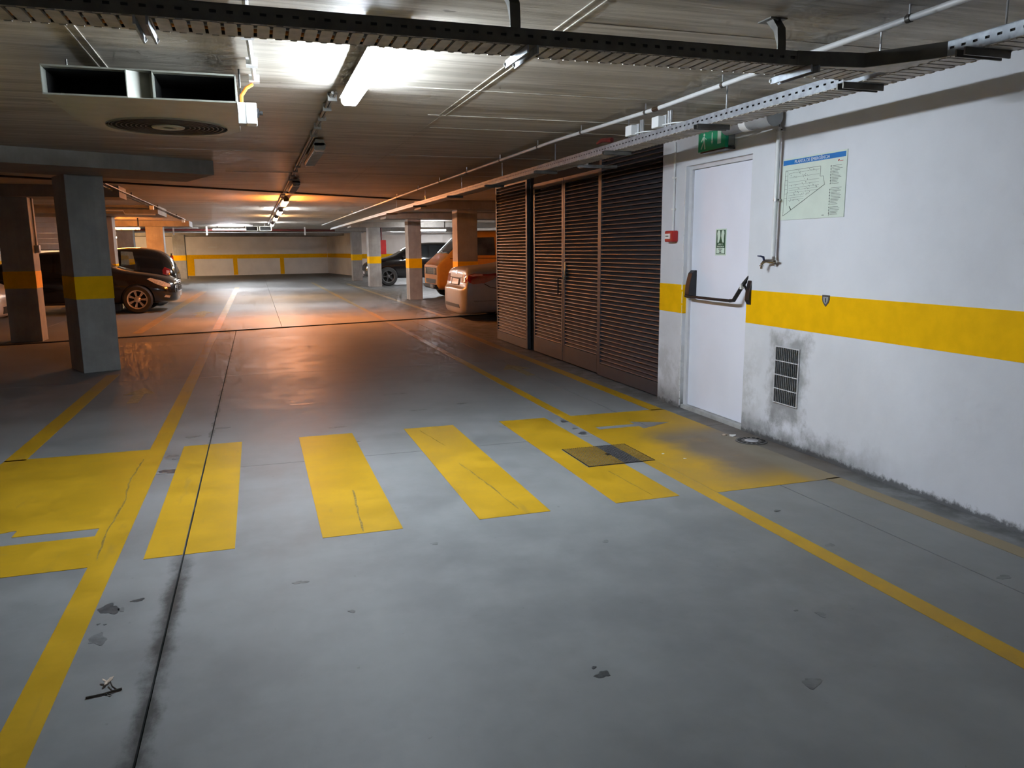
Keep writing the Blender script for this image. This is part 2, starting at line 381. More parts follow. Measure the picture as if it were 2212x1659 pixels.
# left painted box with an unpainted arrow pointing left
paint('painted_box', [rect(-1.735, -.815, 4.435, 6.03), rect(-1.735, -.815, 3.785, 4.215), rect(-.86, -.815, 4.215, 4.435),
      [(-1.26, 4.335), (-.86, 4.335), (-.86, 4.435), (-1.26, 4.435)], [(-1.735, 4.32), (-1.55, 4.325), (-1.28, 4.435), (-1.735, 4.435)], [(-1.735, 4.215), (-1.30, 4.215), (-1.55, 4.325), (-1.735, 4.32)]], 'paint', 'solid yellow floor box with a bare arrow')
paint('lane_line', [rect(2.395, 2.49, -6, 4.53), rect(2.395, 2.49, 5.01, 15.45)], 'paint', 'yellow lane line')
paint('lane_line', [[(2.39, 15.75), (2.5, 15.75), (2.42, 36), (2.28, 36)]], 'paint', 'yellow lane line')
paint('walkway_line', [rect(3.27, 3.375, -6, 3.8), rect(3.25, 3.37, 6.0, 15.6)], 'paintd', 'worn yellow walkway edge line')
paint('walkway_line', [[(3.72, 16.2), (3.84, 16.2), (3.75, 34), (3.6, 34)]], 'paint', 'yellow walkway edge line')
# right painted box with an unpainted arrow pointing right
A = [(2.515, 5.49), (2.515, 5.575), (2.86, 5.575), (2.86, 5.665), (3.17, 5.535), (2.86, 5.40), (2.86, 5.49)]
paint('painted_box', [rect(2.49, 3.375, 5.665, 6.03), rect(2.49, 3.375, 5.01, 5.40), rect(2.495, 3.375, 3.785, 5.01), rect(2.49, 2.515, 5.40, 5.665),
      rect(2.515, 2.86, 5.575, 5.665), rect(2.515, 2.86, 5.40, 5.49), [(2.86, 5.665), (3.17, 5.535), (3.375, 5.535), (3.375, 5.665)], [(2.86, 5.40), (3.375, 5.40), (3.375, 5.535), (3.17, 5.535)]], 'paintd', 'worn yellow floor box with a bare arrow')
MARK = plain('paint_scuff', (.22, .15, .03), .6, spec=.2, var=.3, scale=40)
def scuff(pts, w, name='tyre_mark'):
    m = MB(); rq = random.Random(len(pts)*7+int(pts[0][1]*100)); P = []
    for a, b in zip(pts[:-1], pts[1:]):
        n = max(2, int((Vector(b)-Vector(a)).length/.06))
        for k in range(n):
            q = Vector(a).lerp(Vector(b), k/n); P.append((q.x+rq.uniform(-.004, .004), q.y, w*rq.uniform(.35, 1.)))
    P.append((*pts[-1], w*.3))
    m.prism([(x-q/2, y) for x, y, q in P]+[(x+q/2, y) for x, y, q in P][::-1], .0012, .0020); return m.build(name, MARK, floor)
scuff([(-.822, 5.75), (-.835, 5.2), (-.80, 4.75), (-.812, 4.3), (-.79, 3.86)], .012, 'paint_seam')
scuff([(.47, 4.55), (.455, 4.2), (.44, 3.83)], .014); scuff([(1.22, 4.9), (1.27, 4.4), (1.3, 3.9)], .012); scuff([(2.08, 4.4), (2.1, 4.1), (2.11, 3.86)], .01); scuff([(1.16, 5.95), (1.24, 5.4)], .009)
# faint lane arrows far down the aisle
paint('lane_arrow', [[(-1.35, 18.3), (-1.15, 18.3), (-1.15, 19.4), (-1.0, 19.4), (-1.25, 20.2), (-1.5, 19.4), (-1.35, 19.4)]], 'paintw', 'worn yellow lane arrow')
paint('lane_arrow', [[(2.85, 8.2), (2.95, 8.2), (2.95, 8.7), (3.08, 8.7), (2.9, 9.1), (2.72, 8.7), (2.85, 8.7)]], 'paintw', 'worn yellow lane arrow')
paint('lane_arrow', [[(-1.25, 8.0), (-1.15, 8.0), (-1.15, 8.5), (-1.05, 8.5), (-1.2, 8.9), (-1.35, 8.5), (-1.25, 8.5)]], 'paintw', 'worn yellow lane arrow')

# ================================================================== CEILING
ceil = MB().box(-14, 12, -7, 53, HC+.05, HC+.3).build('ceiling', 'sub', kind='structure')
tag(ceil, 'board-formed concrete garage ceiling')
CA, CB = 14.5, .63
pn = clip(rect(-14, 12, -7, 53), -CB, 1, CA-.03); pf = clip(rect(-14, 12, -7, 53), CB, -1, -CA-.03)
MB().prism(pn, HC, HC+.05).build('ceiling_slab', 'ceil', ceil)
MB().prism(pf, HC, HC+.05).build('ceiling_slab', 'ceil', ceil)
MB().prism([(-14, CA-14*CB-.06), (12, CA+12*CB-.06), (12, CA+12*CB+.06), (-14, CA-14*CB+.06)], HC-.022, HC+.01).build('expansion_joint', 'rubber', ceil, 'dark expansion joint strip')
for y, x0, x1, h in ((3.56, 1.5, 3.5, .004), (5.22, .95, 3.4, .004), (6.22, 1.35, 3.4, .005), (6.85, 1.5, 3.4, .004), (2.05, -3, 3.4, .004), (8.9, -1, 3.4, .004), (11.2, -.3, 3.4, .004)):
    MB().box(x0, x1, y-.004, y+.004, HC-h, HC+.01).build('formwork_seam', 'ceil', ceil)
for x in (1.44, 1.49):
    MB().box(x-.004, x+.004, -3, 6.2, HC-.005, HC+.01).build('formwork_seam', 'ceil', ceil)
MB().box(1.46, 1.468, 6.2, 13.5, HC-.004, HC+.01).build('formwork_seam', 'ceil', ceil)
for x in (-.735, -.775):
    MB().box(x-.003, x+.003, 3.4, 6.5, HC-.006, HC+.01).build('formwork_seam', 'ceil', ceil)
# shallow dropped beams
def beam(poly, z0, label):
    return MB().prism(poly, z0, HC).build('ceiling_beam', 'beam', None, label, 'beam', kind='structure')
beam([(-8, 6.25), (-.40, 9.98), (-.78, 11.05), (-8, 7.52)], 2.30, 'dropped concrete beam over the nearest left pillar')
beam(rect(-12, -2.0, 14.0, 14.75), 2.28, 'dropped beam over the dark left pillar')
beam(rect(-12, -2.05, 19.7, 21.6), 2.27, 'dropped beam above the black sedan')
beam(rect(-12, -2.1, 29.4, 30.9), 2.27, 'dropped beam above the small black car')
beam(rect(-12, -2.3, 37, 38.6), 2.27, 'far left dropped beam')
beam(rect(3.4, 12, 16.6, 17.3), 2.27, 'dropped beam above the grey saloon')
beam(rect(3.5, 12, 21.9, 22.9), 2.27, 'dropped beam above the orange van')
beam(rect(3.5, 12, 30.3, 31.4), 2.27, 'dropped beam above the black sport utility car')
beam(rect(3.6, 12, 36.7, 38), 2.26, 'far right dropped beam')
beam(rect(-12, 12, 46.5, 53), 2.26, 'lowered soffit before the far wall')

# ================================================================== WALLS
def wall(name, m, mat, label):
    return tag(m.build(name, mat, kind='structure'), label)
DY0, DY1, DZ = 5.09, 6.03, 2.10
m = MB().box(WX, WX+.25, -7, DY0, 0, HC).box(WX, WX+.25, DY1, 6.44, 0, HC).box(WX, WX+.25, DY0, DY1, DZ, HC)
wr = wall('wall_right', m, 'wall', 'white plastered wall with yellow stripe on the right')
MB().box(WX-.0015, WX+.001, -7, DY0, .848, 1.098).build('yellow_stripe', 'yw', wr, 'yellow painted stripe')
MB().box(WX-.0015, WX+.001, DY1, 6.44, .848, 1.098).build('yellow_stripe', 'yw', wr, 'yellow painted stripe')
MB().box(WX-.001, WX+.06, DY1-.002, DY1+.001, .848, 1.098).build('yellow_stripe', 'yw', wr, 'yellow painted stripe')
m = MB()   # chipped corner bead beside the door
z = 0.02
while z < 2.08:
    h = random.uniform(.03, .11); w = random.uniform(.004, .016)
    m.box(WX-.003-random.random()*.004, WX+.004, DY1+random.uniform(0, .006), DY1+w, z, min(z+h, 2.09)); z += h + random.uniform(0, .03)
m.build('chipped_plaster_edge', 'white', wr, 'chipped white plaster edge')
MB().box(3.70, 9.3, 11.82, 11.95, 0, HC).build('wall_plant_room', 'wall2', label='plastered end wall of the louvred plant room', kind='structure')
o = wall('wall_far', MB().prism([(-13, 47.3), (4.35, 50.77), (4.35, 51.2), (-13, 47.8)], 0, HC), 'wall2', 'far end wall with yellow band')
m = MB()
def far(x, off=0): return 49.9 + .2*x - off
def fquad(m, x0, x1, z0, z1):
    m.hexa([(x0, far(x0, .012), z0), (x1, far(x1, .012), z0), (x1, far(x1, -.02), z0), (x0, far(x0, -.02), z0), (x0, far(x0, .012), z1), (x1, far(x1, .012), z1), (x1, far(x1, -.02), z1), (x0, far(x0, -.02), z1)])
    return m
fquad(MB(), -13, 4.33, .98, 1.22).build('yellow_stripe', 'yw', o)
for x in (-3.6, -1.15, 1.55): fquad(MB(), x-.12 if x > -3 else x-.2, x+.12 if x > -3 else x+.2, .02, .98).build('yellow_stripe', 'yw', o)
fquad(MB(), -2.6, -2.1, 1.6, 1.7).build('wall_marking', 'white', o)
o = wall('wall_right_far', MB().prism([(4.35, 50.77), (5.2, 44.9), (5.5, 44.9), (4.6, 51.2)], 0, HC).prism([(5.2, 44.9), (9.3, 40), (9.6, 40.2), (5.5, 45.2)], 0, HC).prism([(9.3, 40), (9.3, 12), (9.6, 12), (9.6, 40)], 0, HC), 'wall2', 'pale wall behind the cars on the right')
def edge_stripe(a, b, z0, z1, parent, t=.012):
    a, b = Vector((*a, 0)), Vector((*b, 0)); d = (b-a).normalized(); n = Vector((-d.y, d.x, 0))
    P = [a+n*t, b+n*t, b-n*t, a-n*t]
    MB().hexa([(p.x, p.y, z0) for p in P]+[(p.x, p.y, z1) for p in P]).build('yellow_stripe', 'yw', parent)
edge_stripe((4.35, 50.7), (5.2, 44.9), .98, 1.22, o); edge_stripe((5.2, 44.9), (9.3, 40), .95, 1.2, o); edge_stripe((9.3, 40), (9.3, 12), .87, 1.13, o)
o = wall('wall_left', MB().box(-9.3, -9, -7, 52, 0, HC), 'wall2', 'pale wall behind the cars on the left')
MB().box(-9.001, -8.988, -7, 48, .87, 1.13).build('yellow_stripe', 'yw', o)
wall('wall_back', MB().box(-14, 12, -7.2, -7, 0, HC), 'wall2', 'plain plastered wall behind the viewer')

# ================================================================== DOOR, SIGNS, WALL FITTINGS
LX = 3.598
door = MB().box(LX, LX+.045, 5.0, 5.985, .035, 2.065).build('door_1', 'door', kind='structure', bevel=.003)
tag(door, 'white emergency exit door with black push bar')
fr = MB().box(LX-.02, LX+.06, 5.985, DY1, 0, 2.10).box(LX-.02, LX+.06, 5.0, 5.985, 2.068, 2.10).build('door_frame', 'frame', door)
MB().box(LX-.045, LX+.08, 5.0, DY1, 0, .032).build('threshold', 'sill', door)
m = MB()
for z in (.3, 1.95): m.tube([(LX-.006, 5.99, z-.05), (LX-.006, 5.99, z+.05)], .008, 8)
# push bar
pb = MB().hexa([(LX-.005, 5.965, .99), (LX-.005, 5.895, .99), (LX, 5.895, .99), (LX, 5.965, .99), (LX-.005, 5.965, 1.22), (LX-.005, 5.895, 1.22), (LX, 5.895, 1.22), (LX, 5.965, 1.22)])
hs = lambda y0, y1: [(LX, y0), (LX, y1)]
def housing(y0, y1):
    mm = MB(); prof = [(LX, .985), (LX-.055, .985), (LX-.075, 1.02), (LX-.07, 1.10), (LX-.045, 1.20), (LX-.02, 1.225), (LX, 1.225)]
    n = len(prof); vs = [(x, y0, z) for x, z in prof]+[(x, y1, z) for x, z in prof]
    return mm.add(vs, [tuple(range(n)), tuple(range(n, 2*n))]+[(i, (i+1) % n, n+(i+1) % n, n+i) for i in range(n)])
h = housing(5.895, 5.965).build('push_bar_housing', 'black', door, bevel=.004)
h2 = housing(5.03, 5.085).build('push_bar_housing', 'black', door, bevel=.004)
bar = MB().tube([(LX-.085, 5.93, 1.005), (LX-.095, 5.6, 1.005), (LX-.095, 5.24, 1.005)], .012, 10).build('push_bar', 'black', door, smooth=True)
MB().tube([(LX-.095, 5.25, 1.005), (LX-.09, 5.205, 1.01), (LX-.06, 5.125, 1.14), (LX-.04, 5.08, 1.20)], [.015, .016, .016, .014], 8).build('push_bar_arm', 'black', door, smooth=True)
MB().tube([(LX-.06, 5.125, 1.14), (LX-.03, 5.09, 1.05), (LX-.02, 5.075, 1.0)], .009, 8).build('push_bar_arm', 'black', door, smooth=True)
MB().box(LX-.085, LX-.06, 5.12, 5.14, 1.10, 1.14).build('push_bar_label', 'white', door)
# sign on the door
def onwall(x): return lambda y0, z0: (lambda u, v, w: (x-w, y0-u, z0+v))
P = onwall(LX-.0035)
sg = thing('door_sign', 'green and white push-bar sign stuck on the white door', 'sign', (LX-.001, 5.548, 1.355))
MB().box(LX-.0022, LX-.0001, 5.472, 5.622, 1.352, 1.565).build('sheet', 'pale', sg)
MB().box(LX-.003, LX-.002, 5.482, 5.612, 1.362, 1.556).build('green_panel', 'dgreen', sg)
for s in (-1, 1):
    pts = [(.006, .050), (.012, .03), (.028, -.002), (.048, -.002), (.047, .03), (.05, .05), (.054, .07), (.05, .088), (.038, .096), (.022, .096), (.012, .088), (.008, .07)]
    poly = [(5.547+s*a*.95, 1.457+b) for a, b in pts]
    MB().prism(poly, LX-.0042, LX-.003, 'x').build('hand_symbol', 'pale', sg)
text_mb('SAÍDA DE', .017, P(5.547, 1.437)).build('lettering', 'pale', sg)
text_mb('EMERGÊNCIA', .0165, P(5.547, 1.418)).build('lettering', 'pale', sg)
MB().box(LX-.0036, LX-.003, 5.489, 5.605, 1.368, 1.411).build('white_panel', 'pale', sg)
P2 = onwall(LX-.0042)
for tx, z in (('EMPURRAR', 1.399), ('PARA', 1.386), ('ABRIR', 1.373)): text_mb(tx, .012, P2(5.547, z)).build('lettering', 'ink', sg)
# exit sign
ex = thing('exit_sign', 'green illuminated emergency exit box sign above the white door', 'sign', (3.46, 5.5, 2.17))
MB().box(3.475, WX, 5.32, 5.68, 2.185, 2.315).build('housing', 'exitg', ex, bevel=.012)
MB().box(3.445, 3.475, 5.305, 5.69, 2.17, 2.325).build('front_panel', 'green', ex, bevel=.004)
MB().box(3.45, 3.54, 5.312, 5.66, 2.158, 2.170).build('bottom_tray', 'black', ex)
EXM = 3.444
MB().box(EXM-.001, EXM+.002, 5.362, 5.41, 2.205, 2.305).build('door_symbol', 'pale', ex)
MB().prism([(5.492, 2.30), (5.480, 2.30), (5.480, 2.235), (5.470, 2.235), (5.486, 2.212), (5.502, 2.235), (5.492, 2.235)], EXM-.001, EXM+.002, 'x').build('arrow_symbol', 'pale', ex)
mm = MB().prism([(5.60+.011*math.cos(k*PI/5), 2.295+.011*math.sin(k*PI/5)) for k in range(10)], EXM-.001, EXM+.002, 'x')
mm.prism([(5.625, 2.278), (5.598, 2.282), (5.592, 2.245), (5.612, 2.24)], EXM-.001, EXM+.002, 'x').prism([(5.612, 2.244), (5.60, 2.246), (5.635, 2.188), (5.648, 2.192)], EXM-.001, EXM+.002, 'x')
mm.prism([(5.604, 2.246), (5.592, 2.246), (5.585, 2.215), (5.578, 2.185), (5.592, 2.185), (5.600, 2.212)], EXM-.001, EXM+.002, 'x').prism([(5.622, 2.276), (5.615, 2.276), (5.638, 2.245), (5.645, 2.25)], EXM-.001, EXM+.002, 'x').prism([(5.60, 2.28), (5.594, 2.274), (5.572, 2.255), (5.568, 2.262)], EXM-.001, EXM+.002, 'x')
mm.build('running_figure', 'pale', ex)
# fire alarm call point and its conduit
cp = thing('call_point', 'red fire alarm call point on the white pier beside the louvres', 'fire alarm', (3.52, 6.2, 1.47))
MB().box(3.485, WX, 6.135, 6.275, 1.468, 1.565).build('case', 'red', cp, bevel=.01)
MB().box(3.478, 3.486, 6.172, 6.255, 1.495, 1.54).build('front_plate', 'white', cp)
MB().box(3.476, 3.479, 6.19, 6.24, 1.513, 1.522).build('mark', 'ink', cp)
cn = thing('conduit', 'thin white conduit dropping to the red call point', 'conduit', (3.53, 6.2, 1.565))
MB().tube([(3.532, 6.205, 1.56), (3.532, 6.205, 2.32)], .011, 8).build('tube', 'pipe', cn, smooth=True)
for z in (1.75, 2.02): MB().box(3.518, WX, 6.185, 6.225, z-.008, z+.008).build('clip', 'white', cn)
# emergency plan
pl = thing('emergency_plan', 'pale emergency plan board with a blue header on the right wall', 'wall sign', (WX-.003, 4.41, 1.6))
MB().box(WX-.005, WX, 4.097, 4.73, 1.602, 2.015).build('sheet', 'plan', pl)
MB().box(WX-.006, WX-.004, 4.108, 4.718, 1.972, 2.005).build('header', 'blue', pl)
PW = onwall(WX-.0066)
text_mb('PLANTA DE EMERGÊNCIA', .030, PW(4.425, 1.978), xs=1.0).build('lettering', 'white', pl)
m = MB()
def ln(y0, z0, y1, z1, t=.0016):
    a, b = Vector((y0, z0)), Vector((y1, z1)); d = (b-a); 
    if d.length == 0: return
    n = Vector((-d.y, d.x)).normalized()*t/2
    m.prism([tuple(a+n), tuple(b+n), tuple(b-n), tuple(a-n)], WX-.0058, WX-.0048, 'x')
out = [(4.69, 1.935), (4.335, 1.935), (4.335, 1.87), (4.305, 1.87), (4.29, 1.815), (4.70, 1.63), (4.69, 1.935)]
for a, b in zip(out[:-1], out[1:]): ln(*a, *b, .0022)
ln(4.29, 1.815, 4.70, 1.63, .003)
ln(4.665, 1.93, 4.665, 1.70)
for z in (1.915, 1.885, 1.855, 1.835, 1.815, 1.80, 1.785): ln(4.65, z, 4.345, z+.003, .0012)
for z in (1.765, 1.75, 1.735): ln(4.65, z, 4.49, z+.003, .0012)
rr = random.Random(3)
for k in range(70):
    y = rr.uniform(4.36, 4.66); z = rr.uniform(1.72, 1.925)
    if z < 1.63+(4.70-y)/(.41)*.185+.015: continue
    ln(y, z, y+rr.choice((0, .006)), z+rr.choice((.008, .004)), .0022)
for k in range(7): ln(4.69, 1.93-k*.03, 4.665, 1.93-k*.03)
ln(4.635, 1.694, 4.615, 1.668, .007)
m.build('plan_drawing', 'ink', pl, kind='stuff')
m = MB()
for k in range(34):
    z = 1.925-k*.0092
    if k in (13, 14, 27): continue
    ln(4.225, z, 4.225-rr.uniform(.05, .095), z, .0022)
    if k % 2 == 0: ln(4.24, z, 4.232, z, .005)
for z0, z1 in ((1.93, 1.815), (1.785, 1.685), (1.665, 1.615)): ln(4.235, z0, 4.235, z1)
ln(4.30, 1.62, 4.28, 1.62, .004)
m.build('legend_print', 'ink', pl, kind='stuff')
m = MB(); ln(4.175, 1.952, 4.163, 1.958, .008); ln(4.16, 1.95, 4.13, 1.95, .003); m.build('red_emblem', 'red', pl)
# water pipe and tap
wp = thing('water_pipe', 'white water pipe running down the wall beside the emergency plan', 'pipe', (3.5, 4.705, 1.34))
MB().tube([(3.505, 4.71, 1.34), (3.505, 4.71, 2.235)], .0165, 12).build('tube', 'pipe', wp, smooth=True)
MB().tube([(3.505, 4.705, 2.235), (3.505, 4.705, 2.29), (3.50, 4.715, 2.34), (3.48, 4.74, 2.40)], .006, 8).build('hose', 'gpipe', wp, smooth=True)
for z in (1.742, 2.215):
    c = MB().tube([(3.505, 4.705, z-.011), (3.505, 4.705, z+.011)], .019, 10).box(3.505, WX, 4.695, 4.715, z-.006, z+.006).build('clamp', 'steel', wp, smooth=True)
    MB().tube([(3.505, 4.675, z), (3.505, 4.735, z)], .005, 6).build('screw', 'dgal', c)
tp = thing('water_tap', 'small brass tap with blue lever at the foot of the water pipe', 'tap', (3.48, 4.74, 1.26))
MB().tube([(3.505, 4.69, 1.315), (3.50, 4.72, 1.315), (3.49, 4.76, 1.318), (3.485, 4.79, 1.31)], [.013, .017, .013, .012], 10).tube([(3.505, 4.665, 1.316), (3.505, 4.70, 1.316)], .009, 8).tube([(3.505, 4.70, 1.35), (3.505, 4.70, 1.30)], .013, 8).build('body', 'chrome', tp, smooth=True)
MB().tube([(3.485, 4.785, 1.312), (3.48, 4.80, 1.295), (3.48, 4.803, 1.262)], [.010, .011, .009], 8).tube([(3.48, 4.802, 1.288), (3.48, 4.802, 1.280)], .016, 10).build('spout', 'chrome', tp, smooth=True)
MB().tube([(3.487, 4.785, 1.318), (3.483, 4.79, 1.345), (3.475, 4.81, 1.352), (3.468, 4.84, 1.354)], [.007, .009, .006, .003], 8).build('lever', plain('blue_lever', (.01, .015, .06), .4), tp, smooth=True)
MB().tube([(3.515, 4.70, 1.30), (3.53, 4.71, 1.285)], .008, 6).build('elbow', 'steel', tp, smooth=True)
wp.location.y += .03; tp.location.y += .03
# vent grille
vg = thing('vent_grille', 'grey ventilation grille set low in the dirty white wall', 'vent', (WX, 4.57, .305))
MB().box(WX-.004, WX+.001, 4.443, 4.70, .305, .712).build('backing', 'dark', vg)
mv = MB().box(-.004, .004, -.0025, .0025, 0, .40).mesh('bar'); mv.materials.append(MAT['galv'])
for k in range(13): share(mv, 'bar', (-.006, -.122+k*.0203, .003), vg)
mh = MB().box(-.005, .005, -.127, .13, -.003, .003).mesh('cross_bar'); mh.materials.append(MAT['frame'])
for z in (.0, .103, .204, .306, .407): share(mh, 'cross_bar', (-.006, .0, z), vg)
for y in (4.441, 4.700): MB().box(WX-.010, WX, y-.003, y+.003, .302, .716).build('frame_side', 'frame', vg)
# shield badge
sb = thing('shield_badge', 'small grey shield badge on the yellow wall stripe', 'badge', (WX, 4.213, 1.035))
shp = [(4.248, 1.103), (4.178, 1.103), (4.178, 1.075), (4.186, 1.055), (4.213, 1.028), (4.240, 1.055), (4.248, 1.075)]
MB().prism(shp, WX-.005, WX-.001, 'x').build('plate', 'iron', sb)
cx, cz = 4.213, 1.068
MB().prism([(cx+(a-cx)*.66, cz+(b-cz)*.66) for a, b in shp], WX-.006, WX-.0045, 'x').build('emblem', 'gpipe', sb)
MB().box(WX-.007, WX-.005, 4.209, 4.216, 1.055, 1.085).build('emblem_mark', 'dark', sb)
# big grey duct behind the tray
gd = thing('drain_pipe', 'fat grey plastic pipe with collar above the exit sign', 'pipe', (3.45, 5.0, 2.24))
MB().tube([(3.45, 4.78, 2.305), (3.45, 5.29, 2.31)], .06, 16).build('tube', 'gpipe', gd, smooth=True)
MB().tube([(3.45, 4.98, 2.307), (3.45, 5.06, 2.308)], .067, 16).build('collar', 'white', gd, smooth=True)
MB().tube([(3.45, 4.72, 2.304), (3.45, 4.86, 2.306)], .069, 16).build('end_socket', 'gpipe', gd, smooth=True)

# ================================================================== LOUVRED PLANT ROOM FRONT
def louvre(name, y0, y1, x, z0, z1, label, cat, bot=.13, top=.07, stile=(.05, .05)):
    t = thing(name, label, cat, (x, (y0+y1)/2, z0))
    MB().box(x-.022, x+.03, y0, y0+stile[0], z0, z1).build('stile', 'louv', t, bevel=.003)
    MB().box(x-.022, x+.03, y1-stile[1], y1, z0, z1).build('stile', 'louv', t, bevel=.003)
    MB().box(x-.022, x+.03, y0+stile[0], y1-stile[1], z0, z0+bot).build('bottom_rail', 'louv', t)
    MB().box(x-.022, x+.03, y0+stile[0], y1-stile[1], z1-top, z1).build('top_rail', 'louv', t)
    w = y1-y0-stile[0]-stile[1]; ym = (y0+stile[0]+y1-stile[1])/2
    # angled blade with a rolled front lip
    prof = [(-.020, -.021), (-.015, -.023), (-.013, -.016), (.016, .018), (.013, .021), (-.018, -.011)]
    n = len(prof); vs = [(a, -w/2, b) for a, b in prof]+[(a, w/2, b) for a, b in prof]
    mm = MB().add(vs, [tuple(range(n)), tuple(range(n, 2*n))]+[(i, (i+1) % n, n+(i+1) % n, n+i) for i in range(n)])
    me = mm.mesh('blade'); me.materials.append(MAT['louv'])
    z = z0+bot+.028
    while z < z1-top-.01:
        share(me, 'blade', (0, ym-(y0+y1)/2, z-z0), t); z += .0445
    return t
louvre('louvre_screen', 6.45, 7.95, 3.625, .01, 2.44, 'wide dark louvre panel next to the white pier', 'louvre', stile=(.08, .06))
d1 = louvre('louvre_door', 7.955, 9.03, 3.64, .02, 2.27, 'dark louvre door leaf with lock plate beside the wide panel', 'door', bot=.2)
d2 = louvre('louvre_door', 9.04, 10.12, 3.64, .02, 2.27, 'dark louvre door leaf with pull handle nearer the parked cars', 'door', bot=.2)
louvre('louvre_screen', 10.33, 11.80, 3.62, .01, 2.40, 'farther narrow-looking dark louvre panel beside the grey saloon', 'louvre', stile=(.06, .04))
MB().box(3.66, 3.72, 10.12, 10.33, .0, 2.40).build('louvre_post', 'dark', None, 'black recessed post between louvre door and far louvre panel', 'post')
MB().box(3.63, 3.70, 7.955, 10.115, 2.275, 2.45).build('louvre_header', 'dark', None, 'black header board above the louvre doors', 'header')
MB().box(3.60, 3.632, 8.31, 8.52, 2.325, 2.385).build('door_contact', 'white', None, 'small white box on the black header', 'sensor', bevel=.004)
MB().box(3.607, 3.62, 8.93, 8.985, 1.03, 1.25).build('lock_plate', 'chromed', d1)
MB().tube([(3.60, 8.965, 1.05), (3.59, 8.965, 1.08), (3.592, 8.965, 1.15)], .012, 8).build('padlock', 'chrome', d1, smooth=True)
MB().tube([(3.615, 9.085, 1.05), (3.57, 9.085, 1.05), (3.57, 9.085, .85), (3.615, 9.085, .85)], .009, 8).build('pull_handle', 'black', d2, smooth=True)
# steel door closers / stays under the tray
MB().box(2.95, 3.35, 6.98, 7.01, 2.172, 2.198).build('tray_bracket', 'galv', None, 'pale steel bracket arm under the tray above the wide louvre', 'bracket')

# ================================================================== CABLE TRAYS
PITCH = .055
def perf_rail(L, mat, p=PITCH, h=.058):
    """perforated upright rail along +x from 0 to L"""
    m = MB(); n = int(L/p); t = .002
    m.box(0, L, 0, t, 0, .026).box(0, L, 0, t, .036, h).box(0, L, 0, .012, h-.0015, h+.001)
    x = 0
    for k in range(n+1):
        m.box(max(0, k*p-.0165), min(L, k*p+.0165), 0, t, .026, .036)
    return m
def tray(name, label, p0, L, rotz, width, nslat, mats=('galv', 'galvd'), grp=None):
    t = thing(name, label, 'cable tray', p0, rotz)
    def part(n_, m_, mt, loc=(0, 0, 0), **k):
        o = m_.build(n_, mt, t, local=True, **k); o.location = loc; return o
    part('side_rail', perf_rail(L, mats[0]), mats[0])
    r = part('side_rail', perf_rail(L, mats[0]), mats[0]); r.scale = (1, -1, 1); r.location = (0, width, 0)
    part('edge_flange', MB().box(0, L, .002, .016, -.001, .0012), mats[1])
    part('edge_flange', MB().box(0, L, width-.016, width-.002, -.001, .0012), mats[1])
    sl = MB().box(-.019, .019, .012, width-.012, -.003, -.0012).box(-.0215, -.019, .02, width-.02, -.003, .006).box(.019, .0215, .02, width-.02, -.003, .006).box(-.012, .012, .004, .014, -.005, -.001).box(-.012, .012, width-.014, width-.004, -.005, -.001)
    me = sl.mesh('slat'); me.materials.append(MAT[mats[1]])
    n = int(L/PITCH); rest = MB()
    for k in range(n):
        x = (k+.5)*PITCH
        if k < nslat: share(me, 'slat', (x, 0, 0), t)
        else: rest.box(x-.0235, x+.0235, .012, width-.012, -.003, -.0012)
    if rest.v: part('slats', rest, mats[1], kind='stuff')
    return t
TZ = 2.20
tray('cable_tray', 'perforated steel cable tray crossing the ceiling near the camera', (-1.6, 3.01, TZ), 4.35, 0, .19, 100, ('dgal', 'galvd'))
t2 = tray('cable_tray', 'perforated steel cable tray running along the right wall towards the cars', (3.0, 1.0, TZ), 30.0, PI/2, .19, 190, ('galv', 'galvd'))
# tee piece where the two trays meet
tj = thing('tray_tee', 'flat tee fitting joining the two cable trays', 'cable tray', (2.6, 2.9, TZ))
MB().prism([(2.30, 3.008), (2.62, 2.96), (2.81, 2.70), (2.815, 2.70), (2.625, 2.965), (2.305, 3.014)], TZ, TZ+.06).build('side_rail', 'dgal', tj)
MB().prism([(2.30, 3.012), (2.62, 2.962), (2.81, 2.705), (2.81, 3.012)], TZ-.002, TZ).build('base_plate', 'galvd', tj)
# struts and hangers
def strut_x(x, y0, y1, label, hook=None):
    t = thing('tray_hanger', label, 'bracket', (x, y0, TZ-.03))
    for dx in (-.02, .02): MB().box(x+dx-.004, x+dx+.004, y0, y1, TZ-.034, TZ-.004).build('flange', 'galv', t)
    MB().box(x-.024, x+.024, y0, y1, TZ-.006, TZ-.003).build('web', 'dgal', t)
    for dx in (-.02, .02): MB().tube([(x+dx, y1-.004, TZ-.019), (x+dx, y1+.006, TZ-.019)], .010, 8).build('end_cap', 'white', t)
    MB().prism([(3.202, TZ-.004), (3.208, TZ-.004), (3.208, TZ+.13), (3.24, TZ+.20), (3.30, HC-.002), (3.25, HC-.002), (3.21, TZ+.21), (3.202, TZ+.14)], x-.022, x+.022, 'x').build('strap', 'dgal', t)
    MB().box(x-.045, x+.045, 3.23, 3.33, HC-.006, HC).build('foot_plate', 'dgal', t)
    MB().tube([(x, 3.255, HC-.02), (x, 3.255, HC-.005)], .014, 8).build('bolt', 'steel', t, smooth=True)
    return t
strut_x(-.315, 2.99, 3.255, 'steel hanger under the crossing tray above the fan')
strut_x(1.07, 2.99, 3.27, 'steel hanger under the crossing tray right of the bright lamp')
strut_x(2.36, 2.96, 3.24, 'steel hanger under the crossing tray next to the tee')
